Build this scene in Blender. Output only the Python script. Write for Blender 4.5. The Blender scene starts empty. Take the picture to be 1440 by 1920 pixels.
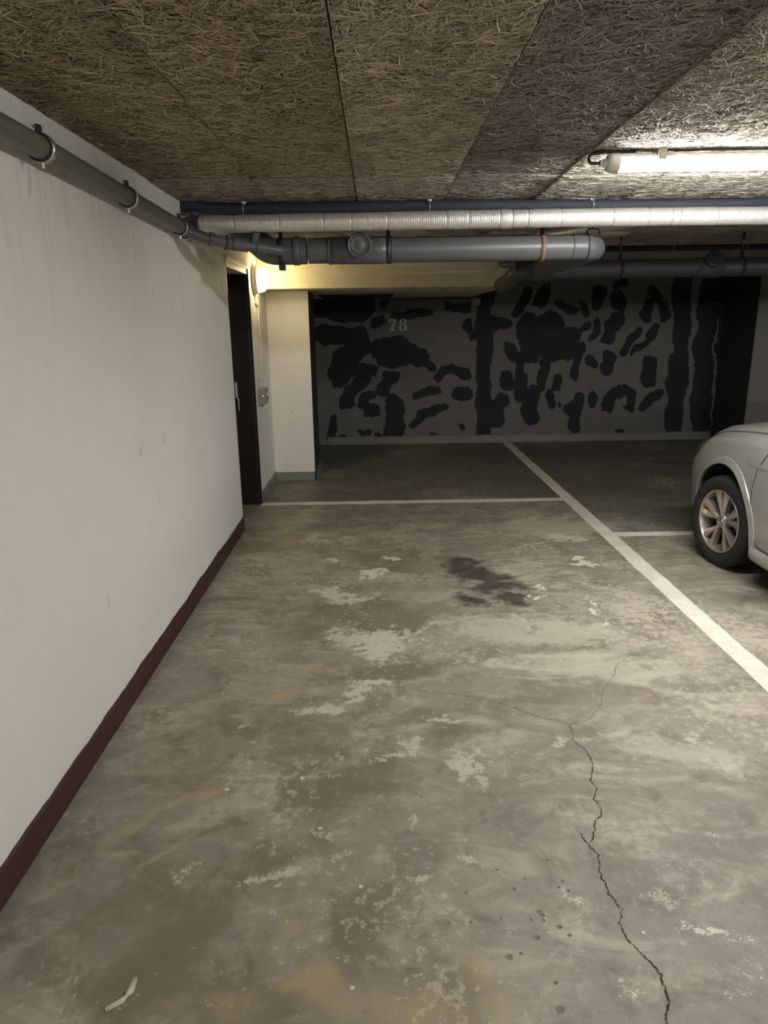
import bpy, bmesh, math, random
import numpy as np
from mathutils import Vector, Matrix
R = math.radians
random.seed(7); rng = np.random.default_rng(7)
scene = bpy.context.scene
COL = scene.collection

# ------------------------------------------------------------------ camera
F_PX, PITCH, YAW, ROLL, CAM_H = 1300.0, .2643, .0064, -.0148, 1.6
cp, sp = math.cos(PITCH), math.sin(PITCH)
FW = np.array([math.sin(YAW)*cp, math.cos(YAW)*cp, -sp]); RT = np.array([math.cos(YAW), -math.sin(YAW), 0.])
UP = np.cross(RT, FW)
RT, UP = RT*math.cos(ROLL)+UP*math.sin(ROLL), -RT*math.sin(ROLL)+UP*math.cos(ROLL)
CP = np.array([0, 0, CAM_H])
cam = bpy.data.cameras.new('camera'); camo = bpy.data.objects.new('camera', cam); COL.objects.link(camo)
cam.sensor_fit = 'VERTICAL'; cam.sensor_height = 24; cam.lens = F_PX/1920*24; cam.clip_start = .02
camo.matrix_world = Matrix(((RT[0], UP[0], -FW[0], 0), (RT[1], UP[1], -FW[1], 0), (RT[2], UP[2], -FW[2], CAM_H), (0, 0, 0, 1)))
scene.camera = camo
# world: closed underground room, nothing outside
w = bpy.data.worlds.new('world'); scene.world = w; w.use_nodes = True
w.node_tree.nodes['Background'].inputs[0].default_value = (.02, .02, .025, 1)
w.node_tree.nodes['Background'].inputs[1].default_value = .3
scene.view_settings.view_transform = 'Standard'; scene.view_settings.look = 'None'
scene.view_settings.gamma = 1; scene.view_settings.use_curve_mapping = False
scene.view_settings.exposure = 2.36
scene.cycles.max_bounces = 4; scene.cycles.diffuse_bounces = 4; scene.cycles.glossy_bounces = 2
scene.cycles.caustics_reflective = False; scene.cycles.caustics_refractive = False; scene.cycles.use_denoising = True
scene.cycles.use_adaptive_sampling = True; scene.cycles.adaptive_threshold = .05; scene.cycles.adaptive_min_samples = 12
TUBE_E = 44.0          # emission of the lit LED tubes
REAR_E = 85.0          # the ones behind the camera
BULB_E = 8.5          # warm bulkhead lamp

def ray(x, y): return FW+RT*(x-720)/F_PX+UP*(960-y)/F_PX
def onz(x, y, z=0): d = ray(x, y); return CP+d*(z-CAM_H)/d[2]
def ony(x, y, Y): d = ray(x, y); return CP+d*Y/d[1]
def onx(x, y, X): d = ray(x, y); return CP+d*X/d[0]
def topx(P):
    d = P-CP; z = d@FW; z = np.where(z < .05, .05, z)
    return 720+F_PX*(d@RT)/z, 960-F_PX*(d@UP)/z

# ------------------------------------------------------------------ mesh helpers
class MB:
    def __init__(s): s.v = []; s.f = []; s.sm = []
    def add(s, vs, fs, smooth=False):
        o = len(s.v); s.v += [tuple(map(float, v)) for v in vs]; s.f += [tuple(i+o for i in f) for f in fs]; s.sm += [smooth]*len(fs); return s
    def box(s, a, b):
        x0, y0, z0 = a; x1, y1, z1 = b
        return s.add([(x0,y0,z0),(x1,y0,z0),(x1,y1,z0),(x0,y1,z0),(x0,y0,z1),(x1,y0,z1),(x1,y1,z1),(x0,y1,z1)],
            [(3,2,1,0),(4,5,6,7),(0,1,5,4),(1,2,6,5),(2,3,7,6),(3,0,4,7)])
    def tube(s, path, r, n=20, caps=True, smooth=True):
        P = [Vector(p) for p in path]; rs = r if hasattr(r, '__len__') else [r]*len(P)
        t0 = (P[1]-P[0]).normalized(); a = t0.orthogonal().normalized(); vs = []
        for i, p in enumerate(P):
            t = (P[min(i+1, len(P)-1)]-P[max(i-1, 0)]).normalized()
            a = (a-t*a.dot(t)).normalized(); b = t.cross(a)
            for k in range(n):
                an = 2*math.pi*k/n; vs.append(p+(a*math.cos(an)+b*math.sin(an))*rs[i])
        fs = []
        for i in range(len(P)-1):
            for k in range(n): fs.append((i*n+k, i*n+(k+1) % n, (i+1)*n+(k+1) % n, (i+1)*n+k))
        s.add(vs, fs, smooth)
        if caps:
            m = len(P)-1
            s.add(vs[:n], [tuple(range(n-1, -1, -1))]); s.add(vs[m*n:], [tuple(range(n))])
        return s
    def lathe(s, prof, origin, axis, n=32, smooth=True, sharp=False):
        # prof: list of (radius, height along axis)
        ax = Vector(axis).normalized(); a = ax.orthogonal().normalized(); b = ax.cross(a); o = Vector(origin); vs = []
        for (r, h) in prof:
            for k in range(n):
                an = 2*math.pi*k/n; vs.append(o+ax*h+(a*math.cos(an)+b*math.sin(an))*r)
        fs = []
        for i in range(len(prof)-1):
            for k in range(n): fs.append((i*n+k, i*n+(k+1) % n, (i+1)*n+(k+1) % n, (i+1)*n+k))
        return s.add(vs, fs, smooth)
    def grid(s, P, smooth=True, close=False):
        # P: list of rows of points
        m = len(P[0]); vs = [p for row in P for p in row]; fs = []
        for i in range(len(P)-1):
            for k in range(m-1 if not close else m):
                k2 = (k+1) % m; fs.append((i*m+k, i*m+k2, (i+1)*m+k2, (i+1)*m+k))
        return s.add(vs, fs, smooth)
    def build(s, name, mt, parent=None, bevel=0, seg=2, fixn=True):
        me = bpy.data.meshes.new(name); me.from_pydata(s.v, [], s.f); me.update()
        me.polygons.foreach_set('use_smooth', s.sm)
        if fixn:
            bm = bmesh.new(); bm.from_mesh(me); bmesh.ops.recalc_face_normals(bm, faces=bm.faces); bm.to_mesh(me); bm.free()
        o = bpy.data.objects.new(name, me); COL.objects.link(o)
        if mt: me.materials.append(mt)
        if parent: o.parent = parent; o.matrix_parent_inverse = parent.matrix_basis.inverted()
        if bevel:
            md = o.modifiers.new('bevel', 'BEVEL'); md.width = bevel; md.segments = seg; md.limit_method = 'ANGLE'; md.angle_limit = R(40)
        return o
def tag(o, label=None, cat=None, group=None, kind=None):
    if label: o['label'] = label
    if cat: o['category'] = cat
    if group: o['group'] = group
    if kind: o['kind'] = kind
    return o
def empty(name, loc=(0,0,0), rz=0):
    o = bpy.data.objects.new(name, None); COL.objects.link(o); o.location = loc; o.rotation_euler = (0,0,rz); o.empty_display_size = .1
    return o
def fillet(pts, rad, n=8):
    P = [Vector(p) for p in pts]; out = [P[0]]
    for i in range(1, len(P)-1):
        a = (P[i-1]-P[i]); b = (P[i+1]-P[i]); la, lb = a.length, b.length; a.normalize(); b.normalize()
        ang = a.angle(b); d = min(rad/math.tan(ang/2), la*.49, lb*.49); r = d*math.tan(ang/2)
        c = P[i]+(a+b).normalized()*(r/math.sin(ang/2)); s0 = P[i]+a*d-c; s1 = P[i]+b*d-c; th = s0.angle(s1)
        for k in range(n+1):
            t = k/n; out.append(c+(s0*math.sin((1-t)*th)+s1*math.sin(t*th))/math.sin(th))
    out.append(P[-1]); return out

# ------------------------------------------------------------------ material helpers
class NT:
    def __init__(s, name):
        s.m = bpy.data.materials.new(name); s.m.use_nodes = True; s.t = s.m.node_tree; s.b = s.t.nodes['Principled BSDF']
    def n(s, ty, **kw):
        nd = s.t.nodes.new(ty)
        for k, v in kw.items():
            if k.startswith('i_'):
                nd.inputs[k[2:].replace('_', ' ')].default_value = v
            else: setattr(nd, k, v)
        return nd
    def l(s, a, b): s.t.links.new(a, b)
    def val(s, x, sock):
        if hasattr(x, 'is_linked') or hasattr(x, 'node'): s.l(x, sock)
        else: sock.default_value = x
    def math(s, op, a, b=0, c=0, clamp=False):
        nd = s.n('ShaderNodeMath', operation=op, use_clamp=clamp); s.val(a, nd.inputs[0]); s.val(b, nd.inputs[1]); s.val(c, nd.inputs[2]); return nd.outputs[0]
    def mix(s, f, a, b, mode='MIX'):
        nd = s.n('ShaderNodeMix', data_type='RGBA', blend_type=mode); s.val(f, nd.inputs[0])
        for x, i in ((a, 6), (b, 7)):
            if isinstance(x, (tuple, list)): nd.inputs[i].default_value = (*x[:3], 1)
            else: s.l(x, nd.inputs[i])
        return nd.outputs[2]
    def noise(s, scale, detail=4, rough=.55, vec=None, dist=0):
        nd = s.n('ShaderNodeTexNoise', i_Scale=scale, i_Detail=detail, i_Roughness=rough, i_Distortion=dist)
        if vec: s.l(vec, nd.inputs['Vector'])
        return nd.outputs['Fac']
    def coord(s, scale=(1,1,1), kind='Object'):
        tc = s.n('ShaderNodeTexCoord'); mp = s.n('ShaderNodeMapping'); mp.inputs['Scale'].default_value = scale
        s.l(tc.outputs[kind], mp.inputs['Vector']); return mp.outputs['Vector']
    def ramp(s, f, lo, hi):
        nd = s.n('ShaderNodeMapRange', interpolation_type='SMOOTHSTEP'); s.val(f, nd.inputs[0]); nd.inputs[1].default_value = lo; nd.inputs[2].default_value = hi; return nd.outputs[0]
    def bump(s, h, strength=.3, dist=.01, prev=None):
        nd = s.n('ShaderNodeBump'); nd.inputs['Strength'].default_value = strength; nd.inputs['Distance'].default_value = dist
        s.l(h, nd.inputs['Height'])
        if prev: s.l(prev, nd.inputs['Normal'])
        return nd.outputs[0]
    def out(s, col=None, rough=None, normal=None, metal=None):
        if col is not None: s.l(col, s.b.inputs['Base Color']) if not isinstance(col, tuple) else setattr(s.b.inputs['Base Color'], 'default_value', (*col[:3], 1))
        if rough is not None: s.val(rough, s.b.inputs['Roughness'])
        if normal is not None: s.l(normal, s.b.inputs['Normal'])
        if metal is not None: s.b.inputs['Metallic'].default_value = metal
        return s.m
def lin(r, g, b):
    f = lambda c: (c/255/12.92 if c/255 <= .04045 else ((c/255+.055)/1.055)**2.4)
    return (f(r), f(g), f(b))
def simple(name, col, rough=.5, metal=0, var=.12, scale=12, bump=.1, bscale=60, coat=0):
    t = NT(name); v = t.coord(); n1 = t.noise(scale, 5, .6, v)
    c = t.mix(n1, tuple(x*(1-var) for x in col), tuple(min(1, x*(1+var)) for x in col))
    rr = t.math('MULTIPLY_ADD', n1, .15, rough-.075)
    nb = t.bump(t.noise(bscale, 3, .6, v), bump, .004) if bump else None
    m = t.out(c, rr, nb, metal)
    if coat: t.b.inputs['Coat Weight'].default_value = coat; t.b.inputs['Coat Roughness'].default_value = .08
    return m
def emit(name, col, strength):
    t = NT(name); t.b.inputs['Base Color'].default_value = (.8,.8,.8,1)
    t.b.inputs['Emission Color'].default_value = (*col, 1); t.b.inputs['Emission Strength'].default_value = strength
    return t.m

# ------------------------------------------------------------------ materials
def plaster(name, base, warm, drip=1.0):
    t = NT(name); v = t.coord()
    big = t.noise(1.1, 4, .6, v); mid = t.noise(7, 5, .65, v)
    c = t.mix(t.ramp(big, .35, .7), base, warm)
    c = t.mix(t.math('MULTIPLY', t.ramp(mid, .55, .8), .25), c, tuple(x*.82 for x in base))
    vs = t.coord((1, 9, .7)); st = t.noise(2.2, 5, .7, vs)                        # faint runs down the wall
    sep = t.n('ShaderNodeSeparateXYZ'); t.l(v, sep.inputs[0])
    hi = t.ramp(sep.outputs['Z'], 1.2, 2.3)
    c = t.mix(t.math('MULTIPLY', t.math('MULTIPLY', t.ramp(st, .5, .72), hi), .28*drip), c, (.42, .37, .28))
    vm = t.n('ShaderNodeMapping'); t.l(v, vm.inputs['Vector']); vm.inputs['Scale'].default_value = (1, 1, .35)
    sk = t.noise(13, 2, .5, vm.outputs['Vector']); c = t.mix(t.math('MULTIPLY', t.ramp(sk, .735, .76), .35), c, (.35,.32,.27))   # scuffs
    b = t.bump(t.noise(9, 4, .62, v), .35, .012)
    return t.out(c, .62, b)
M = {}
M['wall_white'] = plaster('white_plaster', (.83,.815,.77), (.80,.775,.715))
M['wall_cream'] = plaster('cream_plaster', (.80,.775,.71), (.77,.74,.66), .4)
def concrete(name, a, b, scale=2.5, bump=.35):
    t = NT(name); v = t.coord(); n1 = t.noise(scale, 6, .65, v); n2 = t.noise(scale*9, 5, .7, v)
    c = t.mix(n1, a, b); c = t.mix(t.math('MULTIPLY', t.ramp(n2, .55, .8), .4), c, tuple(x*.6 for x in a))
    nb = t.bump(n2, bump, .006); return t.out(c, .75, nb)
M['concrete'] = concrete('grey_concrete', (.17,.161,.146), (.27,.255,.232))
M['concrete_dark'] = concrete('dark_grey_paint', (.018,.018,.02), (.04,.04,.042))
M['soffit'] = concrete('cream_painted_concrete', (.56,.49,.35), (.68,.62,.48), 1.6, .4)
M['grey_skirt'] = simple('grey_skirting_paint', lin(128,131,128), .55, var=.15)
M['brown_skirt'] = simple('brown_skirting_paint', lin(66,40,30), .5, var=.3, scale=20, bump=.3)
M['door_dark'] = simple('dark_brown_door_paint', lin(30,20,17), .42, var=.2)
M['frame_white'] = simple('white_frame_paint', (.75,.72,.62), .45)
M['pvc_grey'] = simple('grey_pvc', lin(104,101,94), .42, var=.14, scale=6, bump=.05)
M['pvc_dark'] = simple('dark_grey_pvc', lin(84,84,86), .4, var=.16, scale=6, bump=.05)
M['pvc_far'] = simple('far_grey_pvc', lin(70,70,76), .5, var=.2, scale=5, bump=.05)
M['rubber_blue'] = simple('dark_blue_foam_lagging', lin(44,48,60), .75, var=.18, scale=9, bump=.2)
M['black'] = simple('black_rubber', (.012,.012,.013), .55, var=.2)
M['steel'] = simple('galvanised_steel', (.55,.54,.52), .35, .9, var=.15)
M['steel_dark'] = simple('blackened_steel', (.05,.05,.05), .5, .6, var=.3)
M['rust'] = simple('rust_spotted_strap', lin(120,98,82), .6, .2, var=.35, scale=25)
M['line'] = None
def foil():
    t = NT('silver_glass_cloth_foil'); v = t.coord(); sep = t.n('ShaderNodeSeparateXYZ'); t.l(v, sep.inputs[0])
    # woven reinforcement squares along the pipe and round it
    sx = t.math('SINE', t.math('MULTIPLY', sep.outputs['X'], 2*math.pi/.0125))
    ang = t.math('ARCTAN2', t.math('SUBTRACT', sep.outputs['Z'], 2.155), t.math('SUBTRACT', sep.outputs['Y'], 4.19))
    sa = t.math('SINE', t.math('MULTIPLY', ang, 34))
    g = t.math('MAXIMUM', sx, sa)
    n = t.noise(4, 5, .6, v)
    c = t.mix(n, (.50,.48,.45), (.68,.66,.62)); c = t.mix(t.math('MULTIPLY', t.ramp(g, .6, 1), .35), c, (.82,.80,.76))
    b = t.bump(g, .35, .002); b = t.bump(t.noise(16, 4, .6, v), .3, .01, b)
    m = t.out(c, .38, b); t.b.inputs['Metallic'].default_value = .55; return m
M['foil'] = foil()
M['foil_soot'] = simple('sooty_foil', (.06,.06,.06), .5, .2, var=.4, scale=14)
M['plastic_white'] = simple('white_plastic', (.72,.70,.66), .4, var=.05)
M['plastic_grey'] = simple('grey_switch_plastic', lin(150,145,135), .45, var=.08)

def wool():
    t = NT('wood_wool'); oi = t.n('ShaderNodeObjectInfo'); at = t.n('ShaderNodeAttribute', attribute_name='rnd')
    v = t.coord(); n = t.noise(2.0, 4, .6, t.coord(kind='Generated'))
    c = t.mix(at.outputs['Fac'], (.62,.60,.56), (1.28,1.25,1.18))
    c = t.mix(1.0, c, oi.outputs['Color'], 'MULTIPLY')
    c = t.mix(t.math('MULTIPLY', t.ramp(n, .45, .75), .35), c, (.03,.025,.02))
    return t.out(c, .8)
M['wool'] = wool()
def woolbase():
    t = NT('wood_wool_core'); oi = t.n('ShaderNodeObjectInfo'); v = t.coord((1, .35, 1))
    n = t.noise(90, 3, .6, v, 1.5); c = t.mix(t.ramp(n, .35, .65), (.3,.28,.25), (.8,.77,.7)); c = t.mix(1.0, c, oi.outputs['Color'], 'MULTIPLY')
    return t.out(c, .9, t.bump(n, .8, .006))
M['wool_core'] = woolbase()

# ------------------------------------------------------------------ dimensions
XL, H, YB = -1.107, 2.322, 9.53
XR, YR = 7.4, -4.5
# ================================================================== FLOOR
def blobs(px, py, lst):
    out = np.zeros_like(px)
    for b in lst:
        cx, cy, rx, ry = b[:4]; a = R(b[4]) if len(b) > 4 else 0; s = b[5] if len(b) > 5 else 1
        dx, dy = px-cx, py-cy; u = (dx*math.cos(a)+dy*math.sin(a))/rx; v = (-dx*math.sin(a)+dy*math.cos(a))/ry
        out = np.maximum(out, s*np.clip(1.25-np.sqrt(u*u+v*v)*.75, 0, 1))
    return out
def vnoise(P, s, seed):
    g = np.random.default_rng(seed); T = g.random((64, 64)); u, v_ = P[:, 0]*s, P[:, 1]*s; iu, iv = np.floor(u).astype(int), np.floor(v_).astype(int); fu, fv = u-iu, v_-iv
    fu = fu*fu*(3-2*fu); fv = fv*fv*(3-2*fv); A_ = lambda a, b: T[a % 64, b % 64]
    return (A_(iu, iv)*(1-fu)+A_(iu+1, iv)*fu)*(1-fv)+(A_(iu, iv+1)*(1-fu)+A_(iu+1, iv+1)*fu)*fv-.5
def make_floor():
    xs = np.concatenate([np.linspace(XL-.25, XL, 3)[:-1], np.linspace(XL, 2.6, 300)[:-1], np.linspace(2.6, 4.7, 80), np.linspace(4.9, XR, 8)])
    ys = [.95]
    while ys[-1] < YB-.03: ys.append(ys[-1]+max(.009, .0042*ys[-1]))
    ys = np.concatenate([np.linspace(YR, .9, 12), np.array(ys), [YB]])
    X, Y = np.meshgrid(xs, ys); P = np.stack([X.ravel(), Y.ravel(), np.zeros(X.size)], 1)
    px, py = topx(P); px = np.where(Y.ravel() < .9, -9999, px)
    wx = sum(am*vnoise(P, sc, 20+k) for k, (sc, am) in enumerate(((5, .11), (12, .075), (28, .04), (60, .02))))
    wy = sum(am*vnoise(P, sc, 40+k) for k, (sc, am) in enumerate(((5, .14), (12, .09), (28, .045), (60, .022))))
    far = np.clip(P[:, 1]/2.2, .55, 1.6)
    px, py = topx(P+np.stack([wx*far*.8, wy*far*.8, wx*0], 1)); px = np.where(P[:, 1] < .9, -9999, px)
    nx, ny = len(xs), len(ys)
    i = np.arange(nx*ny).reshape(ny, nx); F = np.stack([i[:-1,:-1].ravel(), i[:-1,1:].ravel(), i[1:,1:].ravel(), i[1:,:-1].ravel()], 1)
    me = bpy.data.meshes.new('floor'); me.from_pydata(P.tolist(), [], F.tolist()); me.update()
    chip = blobs(px, py, [(690,1192,80,20,0),(715,1222,42,24,5),(640,1186,45,10,0),(790,1172,50,5,0,.9),(698,1287,48,13,0),(660,1302,22,9),
        (605,1341,30,10),(655,1320,22,7),(650,1123,60,8,6),(615,1114,24,9),(598,1010,22,17,0,.9),(640,1012,26,5,0,.7),(575,965,45,9,-10,.65),
        (772,1392,34,20,-20,.75),(718,1420,46,7,-15,.8),(838,1340,45,7,5,.75),(868,1420,48,20,15,.85),(886,1448,36,14,20,.75),(1044,1394,26,13,10,.9),
        (1062,1010,46,9,3),(1005,1026,30,8,0,.6),(1155,1000,30,6,10,.7),(798,1550,15,6,-20,.9),(786,1641,20,10,0,.9),(880,1622,30,11,20,.75),
        (535,1627,26,16,-25),(478,1650,44,13,-20,.85),(632,1590,28,16,-20,.75),(600,1555,28,14,0,.6),(350,1640,62,9,-27,.7),(515,1668,8,22,20,.7),
        (640,1620,16,20,0,.75),(1258,1678,52,24,15,.75),(1340,1440,50,16,10,.6),(1300,1395,40,20,0,.55),(560,1098,40,4,-8,.6),(455,1362,12,12,0,.6),
        (520,1405,10,20,20,.4),(620,1425,16,14,0,.5),(560,1790,40,12,0,.5),(450,1772,16,10,0,.6)])
    white = blobs(px, py, [(688,1074,30,5,-8),(700,1080,18,5),(620,1053,22,5,0,.9),(733,1050,16,4,8),(1076,1041,22,4.5,5),(1086,1053,24,6,-8),(1104,1053,8,4),
        (1000,1092,12,4),(1013,1113,8,3),(990,1113,8,4),(1095,1146,13,4),(1108,1131,7,14,-25,.9),(1136,1177,8,8,0,.9),(720,1073,10,3),(665,1086,8,4),
        (1085,1700,28,40,-10,.5),(1060,1765,40,30,30,.45),(1080,1790,20,50,-20,.45),(1210,1870,60,40,30,.5),(1330,1737,50,8,8,.85),(1370,1760,60,25,20,.45),(1320,1560,40,10,10,.5),
        (1290,1640,40,35,40,.42),(1230,1615,60,12,0,.45),(1400,1850,60,50,40,.45),(1180,1650,30,60,0,.35),(1300,1180,60,10,20,.4),(1240,1150,70,12,20,.42),(1360,1310,80,16,10,.4),
        (1100,1030,160,25,5,.3),(925,1125,60,8,0,.5),(980,1095,30,6,0,.6),(1000,1170,110,12,5,.42),(905,1060,110,35,0,.28)])
    yel = blobs(px, py, [(290,1520,120,13,-33),(390,1478,45,20,-20,.9),(240,1555,70,10,-35,.8),(330,1588,80,8,-33,.8),(420,1570,40,8,-30,.6),(575,1262,38,14,-15,.9),(508,1310,45,22,-20,.75),(480,1215,70,22,-10,.5),
        (545,1012,34,14,0,.8),(540,1765,55,35,0,.75),(590,1850,90,35,0,.8),(720,1890,130,50,0,.85),(880,1830,50,60,-35,.8),(930,1890,80,40,0,.75),(430,1890,80,40,0,.5),(320,1880,60,30,-20,.45),
        (80,1690,60,30,-30,.45),(1215,1610,50,20,20,.35),(1170,1315,80,12,5,.5),(930,1010,60,18,-5,.35),(1060,985,120,22,0,.42),(1000,1190,110,22,0,.35),(620,1340,60,30,0,.3),(180,1720,60,20,-30,.4),(1160,1530,60,30,10,.4)])
    oil = blobs(px, py, [(890,1078,62,17,8),(858,1058,42,14,0),(930,1064,30,7,5,.55),(925,1093,52,14,5),(888,1120,30,10,0,.85),(955,1120,38,10,8,.85),(773,1318,12,18,0,.45),(897,1160,6,20,0,.35),
        (750,928,6,2.5,0,.9),(342,1304,7,4,0,.7),(366,1314,6,3,0,.7),(855,1268,8,4,0,.6),(645,1598,8,7,0,.7),(193,1642,12,5,-10,.5),(447,1110,5,4,0,.7),(470,1135,6,3,0,.7),(840,1190,5,9,-20,.4)])
    olive = blobs(px, py, [(320,1745,120,50,-28),(250,1700,260,120,-30,.55),(420,1880,300,90,0,.6),(350,1450,200,110,-30,.45),(800,1860,160,70,0,.6),(950,1650,160,80,-20,.35),(250,1830,140,60,-25,.9),(700,1150,150,22,0,.9),(760,1262,110,14,-8),(650,1475,130,45,-20,.8),(560,1400,120,50,-10,.6),(760,1060,110,40,0,.55),(600,1180,90,50,0,.55),
        (1010,1150,70,20,0,.35),(860,1365,60,20,0,.6),(920,1290,60,12,0,.4),(1270,1180,80,20,20,.4),(1290,1330,80,20,10,.35),(520,1600,200,40,-25,.5),(680,1750,90,120,0,.7),(480,1010,60,60,0,.4),(900,970,120,14,0,.3)])
    wash = blobs(px, py, [(1050,990,150,22,0,.9),(960,1072,120,30,5,.6),(1010,1185,170,28,5,.9),(1160,1255,200,36,5,.8),(1320,1230,120,50,30,.6),(1270,1425,140,36,8,.8),(1000,1430,110,36,0,.5),(1150,1545,110,50,20,.6),
        (740,1085,110,16,0,.5),(1060,1100,60,30,0,.6),(1330,1330,110,40,0,.5),(1090,1730,70,70,0,.55),(1290,1640,90,40,20,.6),(1240,1870,90,50,0,.6),(940,1190,80,30,0,.6),(1180,1120,80,30,20,.5)])
    a = me.color_attributes.new('stain_a', 'FLOAT_COLOR', 'POINT'); a.data.foreach_set('color', np.stack([chip, white, yel, oil], 1).astype(np.float32).ravel())
    a = me.color_attributes.new('stain_b', 'FLOAT_COLOR', 'POINT'); a.data.foreach_set('color', np.stack([olive, np.where(P[:, 0] < 1.77, P[:, 1] > 6.26, P[:, 1] > 5.135)*1., wash, olive*0+1], 1).astype(np.float32).ravel())
    o = bpy.data.objects.new('floor', me); COL.objects.link(o)
    t = NT('worn_concrete_floor'); v = t.coord()
    A = t.n('ShaderNodeAttribute', attribute_name='stain_a'); B = t.n('ShaderNodeAttribute', attribute_name='stain_b')
    s = t.n('ShaderNodeSeparateColor'); t.l(A.outputs['Color'], s.inputs[0]); s2 = t.n('ShaderNodeSeparateColor'); t.l(B.outputs['Color'], s2.inputs[0])
    big = t.noise(.9, 6, .62, v, .4); mid = t.noise(4.5, 7, .68, v, .6); fine = t.noise(26, 6, .72, v); grit = t.noise(160, 2, .6, v)
    swirl = t.noise(2.2, 8, .66, t.coord((1, 2.1, 1)), 1.6)
    c = t.mix(t.ramp(big, .3, .7), (.235,.213,.174), (.36,.332,.278))
    c = t.mix(t.math('MULTIPLY', t.ramp(swirl, .45, .68), .7), c, (.50,.465,.385))
    c = t.mix(t.math('MULTIPLY', t.ramp(mid, .48, .62), .6), c, (.185,.166,.13))
    c = t.mix(t.math('MULTIPLY', t.ramp(fine, .54, .70), .5), c, (.50,.47,.41))
    c = t.mix(t.math('MULTIPLY', t.ramp(fine, .46, .34), .35), c, (.13,.117,.095))
    c = t.mix(t.math('MULTIPLY', s2.outputs[1], .62), c, (.115,.108,.095))
    def edge(att, nz, k, lo, hi): return t.ramp(t.math('ADD', att, t.math('MULTIPLY', t.math('SUBTRACT', nz, .5), k)), lo, hi)
    ol = t.math('MULTIPLY', edge(s2.outputs[0], mid, 1.6, .2, .75), .85); c = t.mix(ol, c, (.195,.168,.115))
    ye = t.math('MULTIPLY', edge(s.outputs[2], mid, 1.8, .25, .95), .75); c = t.mix(ye, c, (.44,.365,.215))
    wa = t.math('MULTIPLY', edge(s2.outputs[2], t.math('MULTIPLY_ADD', swirl, .6, t.math('MULTIPLY', fine, .4)), 2.2, .25, .8), .65); c = t.mix(wa, c, (.56,.53,.44))
    # random small chips of the old coating everywhere
    rc = t.math('MULTIPLY', t.ramp(t.math('MULTIPLY_ADD', fine, .55, t.math('MULTIPLY', big, .62)), .648, .675), .6); c = t.mix(rc, c, (.55,.51,.43))
    fg = t.math('MULTIPLY_ADD', grit, .5, t.math('MULTIPLY', fine, .5))
    ch = edge(s.outputs[0], t.math('MULTIPLY_ADD', fine, .72, t.math('MULTIPLY', grit, .28)), 3.4, .56, .70)
    c = t.mix(t.math('MULTIPLY', ch, .78), c, t.mix(grit, (.46,.42,.345), (.78,.73,.63)))
    wt = edge(s.outputs[1], fg, 2.2, .54, .66); c = t.mix(t.math('MULTIPLY', wt, .8), c, (.80,.77,.69))
    oi_ = edge(A.outputs['Alpha'], mid, .9, .25, .85); c = t.mix(t.math('MULTIPLY', oi_, .85), c, (.045,.038,.03))
    # tiny pits
    vo = t.n('ShaderNodeTexVoronoi', feature='F1', i_Scale=14.0); t.l(v, vo.inputs['Vector'])
    pit = t.math('LESS_THAN', vo.outputs['Distance'], t.math('MULTIPLY_ADD', t.noise(3, 2, .5, v), .22, -.085)); c = t.mix(t.math('MULTIPLY', pit, .45), c, (.09,.08,.065))
    c = t.mix(1.0, c, (.87,.865,.845), 'MULTIPLY')                        # whole floor colour taken down evenly
    rough = t.math('MULTIPLY_ADD', mid, .3, .38)
    rough = t.math('ADD', rough, t.math('MULTIPLY', ch, .2))
    b = t.bump(fine, .35, .006)
    me.materials.append(t.out(c, rough, b))
    return tag(o, 'worn grey concrete garage floor with chips, cracks and an oil stain', 'floor', kind='structure')
floor = make_floor()
# painted bay lines (raised film of paint, worn edges)
def line_mat():
    t = NT('worn_white_line_paint'); v = t.coord(); n = t.noise(30, 7, .7, v); n2 = t.noise(5, 5, .6, v)
    c = t.mix(t.ramp(n2, .35, .7), (.66,.63,.55), (.80,.77,.69)); c = t.mix(t.math('MULTIPLY', t.ramp(n, .54, .66), .6), c, (.40,.37,.31))
    return t.out(c, .6, t.bump(n, .25, .003))
M['line'] = line_mat()
def paint_line(a, b, wd, label):
    a, b = Vector((*a, 0)), Vector((*b, 0)); d = b-a; L = d.length; d.normalize(); q = Vector((-d.y, d.x, 0)); n = int(L/.02); m = MB(); rows = []
    j0 = j1 = 0
    for i in range(n+1):
        j0 = j0*.7+random.gauss(0, .0014); j1 = j1*.7+random.gauss(0, .0014); p = a+d*(L*i/n)
        lo, hi = p+q*(-wd/2+j0), p+q*(wd/2+j1)
        rows.append([(lo.x, lo.y, -.001), (lo.x, lo.y, .0016), (hi.x, hi.y, .0016), (hi.x, hi.y, -.001)])
    m.grid(rows, False); o = m.build('parking_line', M['line'], floor); o['label'] = label; return o
paint_line((1.767, .2), (1.767, YB-.06), .116, 'long off-white bay line running to the back wall')
paint_line((-1.095, 6.262), (1.708, 6.262), .105, 'off-white line across the front of the numbered bay')
paint_line((1.826, 5.135), (4.9, 5.135), .10, 'off-white line across the bay under the silver car')
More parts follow.
